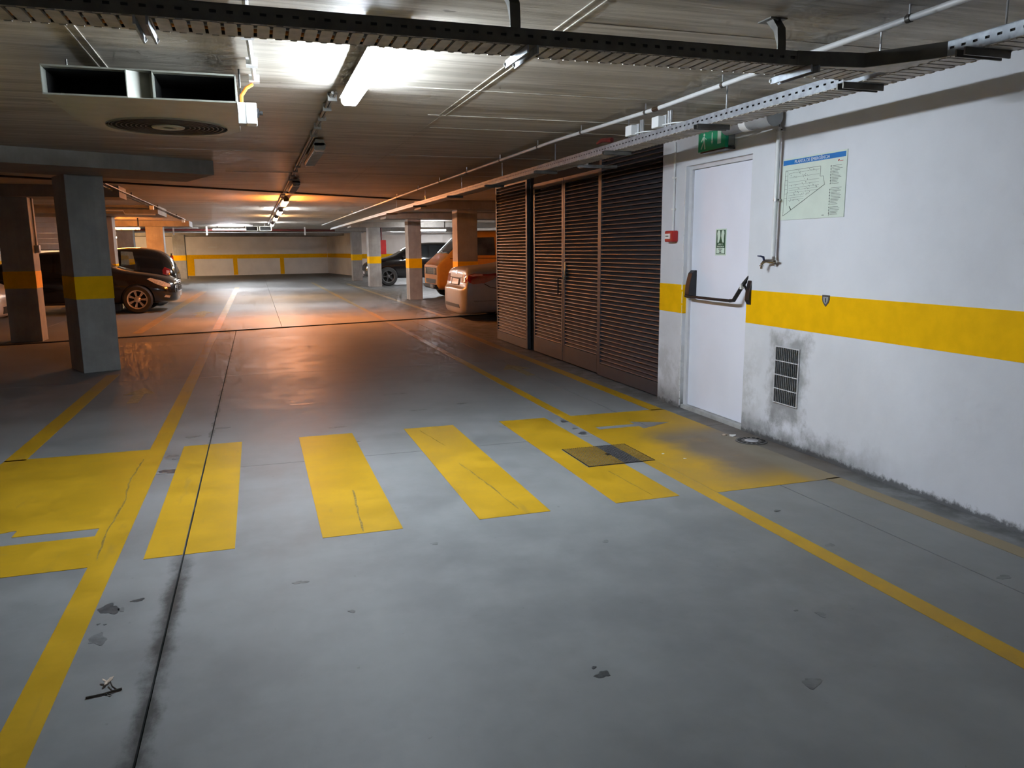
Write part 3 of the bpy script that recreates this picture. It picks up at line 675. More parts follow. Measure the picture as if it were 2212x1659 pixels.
def strut_y(y, x0, x1, label, up=True):
    t = thing('tray_hanger', label, 'bracket', (x0, y, TZ-.03))
    for dy in (-.02, .02): MB().box(x0, x1, y+dy-.004, y+dy+.004, TZ-.034, TZ-.004).build('flange', 'dgal', t)
    MB().box(x0, x1, y-.024, y+.024, TZ-.006, TZ-.003).build('web', 'galv', t)
    if up:
        MB().tube([(2.955, y, TZ-.006), (2.955, y, HC)], .005, 6).build('rod', 'steel', t, smooth=True)
    return t
for k, (y, lab) in enumerate(((2.56, 'steel hanger under the wall tray above the blank white wall'), (3.24, 'steel hanger under the wall tray just past the tee'), (4.55, 'steel hanger under the wall tray above the water pipe'), (5.95, 'steel hanger under the wall tray above the door edge'), (7.6, 'steel hanger under the wall tray above the wide louvre'), (9.4, 'steel hanger under the wall tray above the louvre doors'), (11.4, 'steel hanger under the wall tray above the far louvre'), (14.0, 'steel hanger under the wall tray before the grey saloon'), (17, 'steel hanger under the wall tray beside the first right pillar'))):
    strut_y(y, 2.73, 2.97, lab)
# cables lying in the trays
for k, (dy, mt, lab) in enumerate(((.04, 'black', 'black cable lying in the crossing tray, nearest the camera'), (.09, 'gpipe', 'grey cable lying along the middle of the crossing tray'), (.14, 'orange', 'orange cable lying in the crossing tray, far side'), (.02, 'black', 'black cable packed against the near rail of the crossing tray'), (.065, 'black', 'black cable in the crossing tray between its middle and near rail'), (.115, 'black', 'black cable in the crossing tray between its middle and far rail'), (.165, 'black', 'black cable packed against the far rail of the crossing tray'))):
    pts = [(-1.6+i*.29, 3.01+dy+.003*math.sin(i*1.7+k), (TZ+.012 if k < 3 else TZ+.034)+.002*math.sin(i*2.3+k)) for i in range(15)]
    MB().tube(pts, .0085 if k < 3 else .016, 8).build('cable', mt, None, lab, 'cable', smooth=True)
MB().tube([(-.35, 3.04, 2.262), (-.18, 3.02, 2.275), (.0, 3.01, 2.28), (.14, 3.03, 2.30), (.17, 3.1, 2.36), (.17, 3.14, HC)], .008, 6).build('cable', 'black', None, 'dark cable looping from the crossing tray up to the ceiling', 'cable', smooth=True)
for k, (dx, mt, lab) in enumerate(((.05, 'gpipe', 'grey cable lying in the wall tray, aisle side'), (.12, 'black', 'black cable lying in the wall tray, wall side'), (.024, 'black', 'thick black cable pressed to the aisle rail of the wall tray'), (.07, 'black', 'thick black cable along the middle of the wall tray'), (.165, 'black', 'thick black cable pressed to the far rail of the wall tray'))):
    pts = [(2.81+dx+.003*math.sin(i*1.3+k), 1.0+i*.6, TZ+(.012 if k < 2 else .036)) for i in range(40)]
    MB().tube(pts, .009 if k < 2 else .018, 8).build('cable', mt, None, lab, 'cable', smooth=True)
# junction boxes on the wall tray
for y0, lab in ((5.50, 'white junction box on the wall tray, farther from the camera'), (5.08, 'white junction box on the wall tray, above the exit sign')):
    j = thing('junction_box', lab, 'junction box', (2.80, y0+.06, 2.262))
    MB().box(2.765, 2.82, y0+.03, y0+.13, 2.262, 2.338).build('case', 'white', j, bevel=.005)
    MB().box(2.82, 2.828, y0+.02, y0+.14, 2.255, 2.345).build('lid', 'frame', j)
    for q in (-.02, .01): MB().tube([(2.84, y0+q, 2.25), (2.84, y0+q, 2.37)], .010, 8).build('gland', 'steel', j, smooth=True)
    MB().tube([(2.80, y0+.03, 2.275), (2.83, y0-.05, 2.278), (2.86, y0-.18, 2.268)], .005, 6).build('lead', 'white', j, smooth=True)
rl = MB().tube([(2.83, 6.0, 2.29), (2.80, 6.12, 2.30), (2.79, 6.2, 2.285)], [.02, .018, .012], 8).build('pipe_valve', 'redp', None, 'small red valve standing on the wall tray', 'valve', smooth=True)
# white ceiling pipe with clips
wpz = 2.40
cp_ = thing('ceiling_pipe', 'long white pipe clipped under the ceiling beside the wall tray', 'pipe', (2.79, 1, wpz))
PTS = [(2.79, -3, wpz), (2.79, 4.1, wpz), (2.80, 5.2, wpz), (2.70, 6.9, wpz), (2.63, 13, wpz), (2.60, 22, wpz), (2.58, 32, wpz)]
MB().tube(PTS, .0145, 10).build('tube', 'pipe', cp_, smooth=True)
def pipe_x(y):
    for a, b in zip(PTS[:-1], PTS[1:]):
        if a[1] <= y <= b[1]: return a[0]+(b[0]-a[0])*(y-a[1])/(b[1]-a[1])
for y in (2.9, 4.35, 5.35, 6.4, 7.4, 8.6, 10, 11.5, 13, 15, 17, 19.5, 22, 25):
    x = pipe_x(y)
    c = MB().tube([(x, y-.012, wpz), (x, y+.012, wpz)], .0185, 10).build('clip', 'dgal', cp_, smooth=True)
    MB().tube([(x, y, wpz+.015), (x, y, HC)], .005, 6).build('rod', 'steel', c)
MB().tube([(2.80, 5.16, wpz), (2.795, 5.24, wpz)], .017, 10).build('coupling', 'chrome', cp_, smooth=True)

# ================================================================== LUMINAIRES
def lamp(loc, rotz, mat, label, L=1.52, group=None, lit=True):
    t = thing('fluorescent_lamp', label, 'lamp', loc, rotz, group)
    def part(n_, m_, mt, par=t, **k): return m_.build(n_, mt, par, local=True, **k)
    hz = HC-loc[2]
    h = L/2
    part('housing', MB().hexa([(-.062, -h, .046), (.062, -h, .046), (.062, h, .046), (-.062, h, .046), (-.035, -h, .10), (.035, -h, .10), (.035, h, .10), (-.035, h, .10)]), 'shade')
    prof = [(-.051, .048), (-.052, .034), (-.048, .012), (-.036, 0.), (.036, 0.), (.048, .012), (.052, .034), (.051, .048)]
    n = len(prof); vs = [(a, -h+.02, b) for a, b in prof]+[(a, h-.02, b) for a, b in prof]
    dm = MB().add(vs, [tuple(range(n)), tuple(range(n, 2*n))]+[(i, (i+1) % n, n+(i+1) % n, n+i) for i in range(n)])
    d = part('diffuser', dm, mat)
    if not lit:
        for k in range(int((L-.2)/.05)):
            part('rib', MB().box(-.05, .05, -h+.1+k*.05, -h+.112+k*.05, -.003, .0), 'shade', d)
    for s in (-1, 1): part('end_cap', MB().box(-.053, .053, s*(h-.02)-(.02 if s < 0 else 0), s*(h-.02)+(.02 if s > 0 else 0), .012, .075), 'shade', bevel=.006)
    for s in (-.55, .55): part('mount', MB().box(-.02, .02, s-.02, s+.02, .099, hz), 'dgal')
    return t
LZ = 2.335
lamp((.637, 4.54, LZ), 0, 'near', 'brightly lit cool-white fluorescent lamp above the crosswalk')
lamp((.632, 8.42, LZ), 0, 'off', 'unlit fluorescent lamp, first one beyond the bright lamp', lit=False)
lamp((.625, 12.6, LZ), 0, 'off', 'unlit fluorescent lamp, second one beyond the bright lamp', lit=False)
lamp((.633, 16.65, LZ), 0, 'warm', 'orange-glowing fluorescent lamp, nearest lit one down the aisle')
lamp((.652, 20.8, LZ), 0, 'far', 'white lit fluorescent lamp just behind the orange one')
lamp((.657, 24.9, LZ), 0, 'soft', 'warm-white lit fluorescent lamp, third lit one down the aisle')
lamp((.67, 30.7, LZ), 0, 'far', 'white lit fluorescent lamp, farthest in the aisle row')
lamp((-.9, 35.6, 2.30), PI/2, 'cross', 'white fluorescent lamp mounted crosswise before the far wall', L=1.5)
lamp((-3.95, 27.0, 2.11), PI/2, 'warm', 'orange fluorescent lamp above the small black car', L=1.2)
lamp((6.35, 29.3, 2.11), PI/2, 'far', 'white fluorescent lamp above the black sport utility car', L=1.2)
lamp((7.0, 38.0, 2.15), PI/2, 'far', 'unseen white fluorescent lamp added behind the right pillars to wash the wall', L=1.5)  # unseen lamp, added to brighten the far right wall
lamp((-6.5, 43.0, 2.11), PI/2, 'hid', 'warm fluorescent lamp hidden behind the far left pillars', L=1.2)
lamp((.655, -3.9, LZ), 0, 'back', 'cool-white fluorescent lamp behind the viewer')
# conduit linking the lamp row
ct = thing('lamp_conduit', 'grey conduit with clips running between the row lamps', 'conduit', (.6, 10, 2.43))
for x in (.545, .567):
    MB().tube([(x, 5.4, 2.432), (x, 34, 2.432)], .010, 6).build('tube', 'shade', ct, smooth=True)
cm = MB().box(-.03, .03, -.012, .012, -.03, .022).mesh('clip'); cm.materials.append(MAT['shade'])
for y in (5.55, 5.95, 6.4, 6.85, 7.3, 10.0, 10.6, 11.2, 11.8, 14.3, 15, 15.7): share(cm, 'clip', (-.044, y-10, .005), ct)

# ================================================================== JET FAN
fan = thing('jet_fan', 'flat grey induction fan with two dark outlets under the ceiling', 'fan', (-.51, 5.2, 2.213))
FZ0, FZ1 = 2.213, 2.360; FX0, FX1 = -.975, -.045; FY = 4.66
body = [(FX0, FY+.001), (FX1, FY+.001), (FX1, 5.72)]
for k in range(1, 14):
    a = math.radians(10+k*160/13); body.append((-.50+.46*math.cos(a), 5.63+.455*math.sin(a)))
body += [(FX0, 5.35)]
MB().prism(body, FZ0, FZ0+.004).build('bottom_sheet', 'fan', fan)
MB().prism(body, FZ1-.004, FZ1).build('top_sheet', 'fan', fan)
m = MB(); bb = body[1:]+[body[0]]
for a, b in zip(body[1:-1], body[2:]):
    d = (Vector(b)-Vector(a)).normalized(); nn = Vector((-d.y, d.x))*.003
    m.prism([tuple(Vector(a)+nn), tuple(Vector(b)+nn), tuple(Vector(b)-nn), tuple(Vector(a)-nn)], FZ0, FZ1)
m.prism([(FX0-.002, 5.35), (FX0+.002, 5.35), (FX0+.002, FY+.3), (FX0-.002, FY+.3)], FZ0, FZ1)
m.build('side_sheet', 'fan', fan)
MB().box(FX0+.02, FX1-.02, FY+.42, FY+.45, FZ0+.003, FZ1-.003).build('duct_back_dark', 'dark', fan)  # near-black sheet paints in the dark at the back of the ducts
SX0, SX1 = -.582, -.46
def outlet(x0, x1):
    o = MB().box(x0, x1, FY, FY+.42, FZ1-.009, FZ1-.0045).box(x0, x1, FY, FY+.42, FZ0+.0045, FZ0+.0085).box(x0, x0+.004, FY, FY+.42, FZ0+.0045, FZ1-.0045).box(x1-.004, x1, FY, FY+.42, FZ0+.0045, FZ1-.0045)
    o = o.build('outlet_duct', 'fan', fan)
    i = MB().box(x0+.0045, x1-.0045, FY+.10, FY+.41, FZ0+.009, FZ0+.0105).box(x0+.0045, x1-.0045, FY+.05, FY+.41, FZ1-.011, FZ1-.0095).box(x0+.0045, x0+.006, FY+.10, FY+.41, FZ0+.005, FZ1-.005).box(x1-.006, x1-.0045, FY+.03, FY+.41, FZ0+.005, FZ1-.005).build('duct_inner_dark', 'dark', o)  # near-black sheets paint the shade inside the duct
    return o
outlet(FX0, SX0); outlet(SX1, FX1)
MB().prism([(SX0, FY+.01), (SX0+.03, FY+.03), (SX1-.02, FY+.08), (SX1, FY+.06), (SX1, FY+.2), (SX0, FY+.2)], FZ0+.0045, FZ1-.0045).build('centre_divider', 'fan', fan)
GX, GY = -.48, 5.62
g = MB().lathe([(.36, -.008), (.36, .0), (.345, .0), (.345, -.008)], (GX, GY, FZ0), 'z', 40, False).build('inlet_ring', 'fan', fan, smooth=True)
MB().lathe([(.345, -.001), (.001, -.001)], (GX, GY, FZ0), 'z', 40, False).build('inlet_opening', 'dark', fan)
for k in range(8):
    r = .13+k*.028; MB().lathe([(r, -.006), (r+.007, -.006), (r+.007, -.002), (r, -.002), (r, -.006)], (GX, GY, FZ0), 'z', 36, False).build('guard_wire', 'dgal', fan, smooth=True)
MB().lathe([(.10, -.004), (.095, -.012), (.05, -.014), (.045, -.006)], (GX, GY, FZ0), 'z', 28, False).build('inlet_hub', 'fan', fan, smooth=True)
iso = MB().box(.0, .062, 5.04, 5.16, 2.165, 2.285).build('isolator_box', 'white', fan, bevel=.006)
MB().box(FX1+.001, .0, 5.045, 5.155, 2.165, 2.285).build('isolator_base', 'shade', fan)
MB().lathe([(.028, 0), (.028, .012), (.012, .014), (.012, .034)], (.062, 5.10, 2.235), 'x', 14).build('isolator_knob', 'black', iso, smooth=True)
for x in (FX0+.06, FX1+.02):
    for y in (5.0, 5.6): MB().tube([(x, y, FZ1-.004), (x, y, HC)], .006, 6).build('hanger', 'dgal', fan)
MB().tube([(-.02, 5.09, 2.285), (-.02, 5.10, 2.33), (.01, 5.13, 2.38), (.045, 5.17, 2.41)], .011, 8).build('power_cable', 'orange', fan, 'orange power cable', smooth=True)
fc = thing('fan_conduit', 'white conduit on the ceiling leading to the fan', 'conduit', (.04, 4.6, 2.42))
MB().tube([(.02, 3.2, 2.435), (.03, 4.1, 2.435), (.062, 5.19, 2.435)], .013, 8).build('tube', 'white', fc, smooth=True)
for y in (4.12, 4.72, 5.15): MB().box(.028+(y-4.1)*.03-.03, .028+(y-4.1)*.03+.03, y-.03, y+.03, 2.418, HC).build('saddle', 'white', fc)
# second fan far away
f2 = thing('jet_fan', 'small far induction fan beside the crosswise lamp', 'fan', (.2, 32, 2.16))
for x0 in (-.28, .22):
    o = MB().box(x0, x0+.44, 31.6, 32.4, 2.17, 2.18).box(x0, x0+.44, 31.6, 32.4, 2.33, 2.34).box(x0, x0+.02, 31.6, 32.4, 2.17, 2.34).box(x0+.42, x0+.44, 31.6, 32.4, 2.17, 2.34).build('outlet_duct', 'fan', f2)
    MB().box(x0+.02, x0+.42, 31.75, 31.8, 2.18, 2.33).build('duct_inner_dark', 'dark', o)  # near-black plug paints the shaded inside of the far duct
MB().box(-.1, .5, 32.4, 33.2, 2.17, 2.34).build('housing', 'fan', f2)
for x in (0, .4): MB().box(x, x+.04, 32, 32.04, 2.33, HC).build('hanger', 'dgal', f2)

# ================================================================== PILLARS
def pillar(cx, cy, w, d, rot, top, label, band=(.875, 1.14), wear=True):
    t = thing('concrete_pillar', label, 'pillar', (cx, cy, 0), rot)
    MB().box(-w/2, w/2, -d/2, d/2, 0, top).build('shaft', 'pil', t, local=True, bevel=.008)
    MB().box(-w/2-.002, w/2+.002, -d/2-.002, d/2+.002, *band).build('yellow_band', 'yw', t, local=True)
    return t
pillar(-1.948, 10.58, .41, .58, math.radians(24), 2.31, 'nearest concrete pillar with yellow band on the left')
p2 = pillar(-3.58, 14.43, .45, .37, 0, 2.29, 'dark concrete pillar lit on its right side, behind the nearest one', (.86, 1.13))
pc = thing('pillar_conduit', 'thin conduit with switch box on the dark left pillar', 'conduit', (-3.34, 14.4, 1.4))
MB().tube([(-3.34, 14.42, 1.52), (-3.34, 14.42, 2.28)], .012, 6).build('tube', 'dgal', pc, smooth=True)
MB().box(-3.355, -3.29, 14.37, 14.47, 1.42, 1.54).build('switch_box', 'shade', pc, bevel=.005)
pillar(-3.42, 21.2, .42, .42, 0, 2.28, 'pale concrete pillar behind the black sedan')
pillar(-3.25, 29.9, .55, .5, 0, 2.28, 'wide concrete pillar behind the small black car')
pillar(-4.9, 35.0, .6, .5, 0, 2.28, 'grey concrete pillar left of the wide one')
pillar(-3.75, 44.6, .6, .5, 0, 2.28, 'far left concrete pillar before the end wall', (.95, 1.22))
pillar(4.47, 17.05, .46, .45, 0, 2.28, 'concrete pillar rising behind the grey saloon', (.88, 1.15))
pillar(4.33, 22.35, .37, .50, 0, 2.28, 'concrete pillar beside the orange van', (.90, 1.17))
pillar(4.42, 30.9, .46, .6, 0, 2.28, 'concrete pillar in front of the black sport utility car', (.90, 1.17))
pillar(4.53, 37.4, .44, .6, 0, 2.28, 'farthest right concrete pillar', (.95, 1.22))

# ================================================================== SMALL THINGS ON THE FLOOR
mh_ = thing('manhole_cover', 'square steel chequer cover partly painted yellow in the crosswalk', 'manhole cover', (2.245, 4.77, 0))
MB().box(2.0, 2.49, 4.53, 5.005, -.004, .003).build('plate', 'iron', mh_)
for a in ((2.0, 2.49, 4.53, 4.536), (2.0, 2.49, 4.999, 5.005), (2.0, 2.006, 4.53, 5.005), (2.484, 2.49, 4.53, 5.005)): MB().box(a[0], a[1], a[2], a[3], .002, .0045).build('rim', 'dark', mh_)
my, mb_ = MB(), MB()
for i in range(30):
    for j in range(29):
        x = 2.013+i*.016; y = 4.542+j*.0162; s = (i+j) % 2; a, b = (.006, .0022) if s else (.0022, .006)
        (mb_ if 2.255 < x < 2.385 else my).box(x-a, x+a, y-b, y+b, .0025, .0055)
my.build('yellow_studs', 'paint', mh_, kind='stuff'); mb_.build('bare_studs', 'ironb', mh_, kind='stuff')
MB().box(2.235, 2.262, 4.75, 4.79, .003, .006).build('lifting_slot', 'dark', mh_)
dr = thing('floor_drain', 'round iron floor drain against the foot of the right wall', 'drain', (3.41, 4.76, 0))
MB().lathe([(.115, 0), (.115, .005), (.105, .007), (.001, .007)], (3.41, 4.76, 0), 'z', 32).build('disc', 'iron', dr, smooth=True)
for k in range(16):
    a = k*PI/8; c, s = math.cos(a), math.sin(a)
    q = [(3.41+c*r-s*w, 4.76+s*r+c*w) for r, w in ((.072, -.008), (.1, -.012), (.1, .012), (.072, .008))]
    MB().prism(q, .006, .0078).build('slot', 'dark', dr)
MB().lathe([(.05, .007), (.045, .01), (.001, .011)], (3.41, 4.76, 0), 'z', 20, False).build('boss', 'steel', dr, smooth=True)
def crumple(cx, cy, r, seed, mat, label, hgt=.012):
    rq = random.Random(seed); m = MB(); n = 9; vs = [(cx, cy, hgt)]
    for k in range(n):
        a = 2*PI*k/n; q = r*rq.uniform(.6, 1.1); vs.append((cx+q*math.cos(a), cy+q*math.sin(a)*.8, rq.uniform(.003, hgt)))
    for k in range(n):
        a = 2*PI*k/n; vs.append((vs[k+1][0], vs[k+1][1], .0005))
    fs = [(0, 1+k, 1+(k+1) % n) for k in range(n)]+[(1+k, 1+(k+1) % n, 1+n+(k+1) % n, 1+n+k) for k in range(n)]+[tuple(range(1+n, 1+2*n))[::-1]]
    return m.add(vs, fs).build('paper_scrap', mat, None, label, 'litter')
crumple(3.375, 4.945, .035, 1, 'paper', 'crumpled white paper scrap beside the floor drain')
crumple(3.325, 4.985, .022, 2, 'leaf', 'small brownish scrap next to the crumpled paper')
crumple(2.62, 4.66, .012, 3, 'paper', 'tiny white scrap on the worn yellow box', .006)
crumple(2.70, 4.50, .012, 4, 'paper', 'tiny curled scrap right of the steel cover', .006)
tw = thing('twig', 'small dark twig with a dry leaf lying on the floor', 'twig', (-.555, 2.63, 0))
MB().tube([(-.607, 2.607, .004), (-.56, 2.613, .004), (-.504, 2.627, .005)], [.0035, .003, .004], 6).build('stem', 'twig', tw, smooth=True)
MB().tube([(-.517, 2.624, .004), (-.535, 2.645, .008), (-.545, 2.672, .012)], [.003, .0025, .002], 6).tube([(-.553, 2.615, .004), (-.53, 2.598, .004)], .0018, 5).build('side_shoot', 'twig', tw, smooth=True)
lf = MB()
for k, (x, y, a) in enumerate(((-.552, 2.682, .3), (-.558, 2.67, 1.4), (-.566, 2.69, 2.2), (-.547, 2.695, .9))):
    c, s = math.cos(a)*.013, math.sin(a)*.013
    lf.hexa([(x-c, y-s, .010), (x+s*.4, y-c*.4, .008), (x+c, y+s, .012), (x-s*.4, y+c*.4, .012), (x-c, y-s, .0115), (x+s*.4, y-c*.4, .0095), (x+c, y+s, .0135), (x-s*.4, y+c*.4, .0135)])
lf.build('dry_leaf', 'leaf', tw, 'curled dry leaf')

# ================================================================== CARS
def hull(stations, sub=2):
    """closed car hull lofted from stations (x, zb, w, zm, wb, zbelt, wt, zt)"""
    m = MB(); ring = None; N = 0
    for (x, zb, w, zm, wb, zbelt, wt, zt) in stations:
        h = [(0, zb), (w*.82, zb), (w*.96, zb+.09), (w, zm), ((w+wb)/2*1.0, (zm+zbelt)/2), (wb, zbelt), ((wb+wt)/2, (zbelt+zt)/2), (wt, zt-.035 if zt-zbelt > .2 else zt-.012), (wt*.55, zt-.004), (0, zt)]
        full = h + [(-a, b) for a, b in h[1:-1]][::-1]
        N = len(full); m.v += [(x, a, b) for a, b in full]
    for i in range(len(stations)-1):
        for k in range(N): m.f.append((i*N+k, i*N+(k+1) % N, (i+1)*N+(k+1) % N, (i+1)*N+k))
    m.f.append(tuple(range(N))[::-1]); m.f.append(tuple(range((len(stations)-1)*N, len(stations)*N)))
    me = m.mesh('hull'); ob = bpy.data.objects.new('hull', me); COL.objects.link(ob)
    sm = ob.modifiers.new('s', 'SUBSURF'); sm.levels = sub; sm.render_levels = sub
    dg = bpy.context.evaluated_depsgraph_get(); r = bpy.data.meshes.new_from_object(ob.evaluated_get(dg))
    bpy.data.objects.remove(ob); return r
def cut(me, cutters):
    ob = bpy.data.objects.new('hull', me); COL.objects.link(ob); tmp = []
    for c in cutters:
        k = bpy.data.objects.new('cutter', c.mesh('cutter')); COL.objects.link(k); tmp.append(k)
        b = ob.modifiers.new('b', 'BOOLEAN'); b.operation = 'DIFFERENCE'; b.solver = 'EXACT'; b.object = k
    dg = bpy.context.evaluated_depsgraph_get(); r = bpy.data.meshes.new_from_object(ob.evaluated_get(dg))
    for k in tmp+[ob]: bpy.data.objects.remove(k)
    return r
def decal(car, bvh, name, poly, view, mat, off=.006, step=.06, label=None, parent=None):
    """a part lying on the hull: polygon in the view plane, dropped onto the surface, with its own thickness"""
    if view in ('+y', '-y'): to = lambda a, b: (a, 0, b); dr = Vector((0, -1 if view == '+y' else 1, 0)); ax = (0, 2)
    elif view in ('+x', '-x'): to = lambda a, b: (0, a, b); dr = Vector((-1 if view == '+x' else 1, 0, 0)); ax = (1, 2)
    else: to = lambda a, b: (a, b, 0); dr = Vector((0, 0, -1)); ax = (0, 1)
    bm = bmesh.new(); vs = [bm.verts.new(to(*p)) for p in poly]; bm.faces.new(vs)
    for i in (0, 1):
        lo = min(p[i] for p in poly); hi = max(p[i] for p in poly); n = int((hi-lo)/step)
        for k in range(1, n+1):
            q = lo+(hi-lo)*k/(n+1); co = [0, 0, 0]; co[ax[i]] = q; no = [0, 0, 0]; no[ax[i]] = 1
            bmesh.ops.bisect_plane(bm, geom=bm.verts[:]+bm.edges[:]+bm.faces[:], plane_co=co, plane_no=no)
    last = None
    for v in bm.verts:
        o = v.co - dr*6; h = bvh.ray_cast(o, dr)
        if h[0] is None:
            h = bvh.find_nearest(v.co - dr*1.2); p = Vector(v.co); 
            for i in range(3):
                if abs(dr[i]) > .5: p[i] = h[0][i]
        else: p = h[0]
        v.co = p - dr*off
    r = bmesh.ops.extrude_face_region(bm, geom=bm.faces[:])
    for g in r['geom']:
        if isinstance(g, bmesh.types.BMVert): g.co += dr*(off+.012)
    bmesh.ops.recalc_face_normals(bm, faces=bm.faces)
    me = bpy.data.meshes.new(name); bm.to_mesh(me); bm.free()
    me.materials.append(MAT[mat]); o = bpy.data.objects.new(name, me); COL.objects.link(o); o.parent = parent or car
    if label: o['label'] = label
    return o
def wheel(car, x, y, r, w, spokes, rim, side):
    s = 1 if side > 0 else -1
    prof = [(r*.66, -w/2), (r*.9, -w/2), (r, -w*.33), (r, w*.33), (r*.9, w/2), (r*.66, w/2), (r*.64, w*.3), (r*.64, -w*.3), (r*.66, -w/2)]
    t = MB().lathe([(a, b) for a, b in prof], (0, 0, 0), 'y', 28, False).build('tyre', 'rubber', car, local=True, smooth=True); t.location = (x, y, r)
    rm = MB(); rm.lathe([(r*.64, -w*.35), (r*.68, w/2*s+.004*s if s > 0 else -w/2-.004), (r*.60, (w/2-.004)*s), (r*.60, -w*.3*s)], (0, 0, 0), 'y', 28, False)
    rm.lathe([(.04, (w/2-.005)*s), (.07, (w/2-.02)*s), (.075, (w/2-.06)*s)], (0, 0, 0), 'y', 14)
    for k in range(spokes):
        for dd in (-.09, .09):
            a = 2*PI*k/spokes+dd; b = 2*PI*k/spokes+dd*.6
            p0 = Vector((math.cos(b)*.05, 0, math.sin(b)*.05)); p1 = Vector((math.cos(a)*r*.64, 0, math.sin(a)*r*.64))
            d = (p1-p0).normalized(); n = Vector((-d.z, 0, d.x))*.011
            y0, y1 = (w/2-.012)*s, (w/2-.035)*s
            rm.hexa([tuple((q)+Vector((0, y0, 0))) for q in (p0-n, p1-n, p1+n, p0+n)]+[tuple((q)+Vector((0, y1, 0))) for q in (p0-n, p1-n, p1+n, p0+n)])
    q = rm.build('rim', rim, t, local=True, smooth=True)
    bk = MB().lathe([(r*.63, (w*.1)*s), (.001, (w*.1)*s)], (0, 0, 0), 'y', 24, False).build('brake_disc', 'dark', t, local=True)
def car(name, label, loc, rotz, st, paint, wheels, wr_, wy, spokes=5, rim='alloy', windows=(), cat='car', ww=.22):
    t = thing(name, label, cat, loc, rotz)
    me = hull(st); cs = []
    for x in wheels:
        for s in (1, -1): cs.append(MB().lathe([(wr_+.035, 0), (wr_+.035, s*.5)], (x, s*(wy-.16), wr_), 'y', 28))
    bvh = BVHTree.FromPolygons([v.co for v in me.vertices], [tuple(p.vertices) for p in me.polygons])
    for poly in windows: cs.append(MB().prism(poly, -2, 2, 'y'))
    bm_ = cut(me, cs)
    for p in bm_.polygons: p.use_smooth = True
    try: bm_.set_sharp_from_angle(angle=math.radians(32))
    except Exception: pass
    bm_.materials.clear(); bm_.materials.append(MAT[paint])
    for p in bm_.polygons: p.material_index = 0
    b = bpy.data.objects.new('body', bm_); COL.objects.link(b); b.parent = t
    for x in wheels:
        for s in (1, -1): wheel(t, x, s*(wy-.02), wr_, ww, spokes, rim, s)
    return t, bvh
def both(c, b, name, poly, mat, **k):
    for v in ('+y', '-y'): decal(c, b, name, poly, v, mat, **k)

# black sedan on the left, nose to the aisle
st = [(-2.36, .42, .62, .6, .6, .74, .5, .80), (-2.26, .27, .82, .6, .79, .9, .66, .97), (-1.9, .21, .89, .58, .84, .97, .70, 1.02), (-1.55, .2, .9, .58, .86, .98, .68, 1.06), (-.85, .2, .9, .58, .87, .97, .56, 1.40),
      (-.2, .2, .9, .58, .87, .96, .56, 1.46), (.35, .2, .9, .58, .87, .95, .56, 1.41), (1.05, .2, .9, .58, .86, .93, .64, 1.02), (1.6, .2, .9, .56, .84, .885, .62, .955), (2.05, .21, .87, .54, .78, .80, .54, .875), (2.27, .23, .78, .5, .68, .70, .47, .77), (2.37, .28, .58, .46, .52, .58, .4, .66)]
c, b = car('black_sedan', 'black sedan with silver alloy wheels parked nose-out behind the left pillar', (-4.17, 20.9, 0), 0, st, 'cblack', (1.5, -1.3), .325, .88, 7)
both(c, b, 'side_window', [(.75, .97), (.2, 1.33), (-.15, 1.37), (-.15, .98)], 'cglass'); both(c, b, 'side_window', [(-.22, .98), (-.22, 1.37), (-.75, 1.33), (-1.15, 1.1), (-1.2, 1.0)], 'cglass')
decal(c, b, 'windscreen', [(.98, -.60), (.98, .60), (.42, .52), (.42, -.52)], '+z', 'cglass')
both(c, b, 'headlight', [(1.72, .79), (1.80, .815), (2.02, .75), (2.20, .665), (2.22, .60), (2.08, .605), (1.9, .68)], 'lens')
g = decal(c, b, 'grille', [(-.36, .50), (.36, .50), (.40, .70), (.30, .745), (-.30, .745), (-.40, .70)], '+x', 'dark')
for z in (.52, .56, .60, .64, .68, .715): decal(c, b, 'grille_bar', [(-.36, z), (.36, z), (.36, z+.016), (-.36, z+.016)], '+x', 'chrome', off=.014, parent=g)
decal(c, b, 'number_plate', [(-.26, .36), (.26, .36), (.26, .47), (-.26, .47)], '+x', 'plate')
both(c, b, 'fog_lamp', [(2.06, .36), (2.18, .345), (2.2, .39), (2.1, .41)], 'lens')
both(c, b, 'sill_strip', [(-1.0, .255), (1.1, .255), (1.1, .275), (-1.0, .275)], 'chromed')
both(c, b, 'door_handle', [(-.05, .80), (.12, .81), (.12, .835), (-.05, .825)], 'cblack', off=.02)
both(c, b, 'door_seam', [(1.02, .3), (1.03, .3), (1.0, .92), (.99, .92)], 'dark', off=.002)
MB().tube([(.72, -.9, .98), (.68, -1.0, 1.03), (.6, -1.02, 1.03)], [.03, .07, .05], 8).build('mirror', 'cblack', c, local=True, smooth=True)
# tiny black two-seater
st = [(-1.34, .4, .55, .6, .55, .85, .42, .9), (-1.28, .28, .70, .6, .70, .95, .52, 1.0), (-1.05, .22, .76, .6, .75, 1.0, .60, 1.1), (-.6, .2, .78, .6, .76, 1.0, .60, 1.42), (-.1, .2, .78, .6, .76, 1.0, .58, 1.54), (.5, .2, .78, .6, .76, 1.0, .58, 1.55), (.95, .2, .78, .6, .75, .98, .58, 1.47), (1.18, .24, .76, .6, .73, .95, .58, 1.25), (1.30, .3, .70, .6, .68, .85, .55, .98), (1.35, .38, .58, .55, .55, .7, .45, .78)]
st = [(-x, *q) for x, *q in st][::-1]; st = [(-x, *q) for x, *q in st][::-1]
win = [[(-.62, 1.04), (-.05, 1.06), (-.05, 1.43), (-.28, 1.42)], [(.02, 1.06), (.36, 1.10), (.30, 1.42), (.02, 1.44)]]
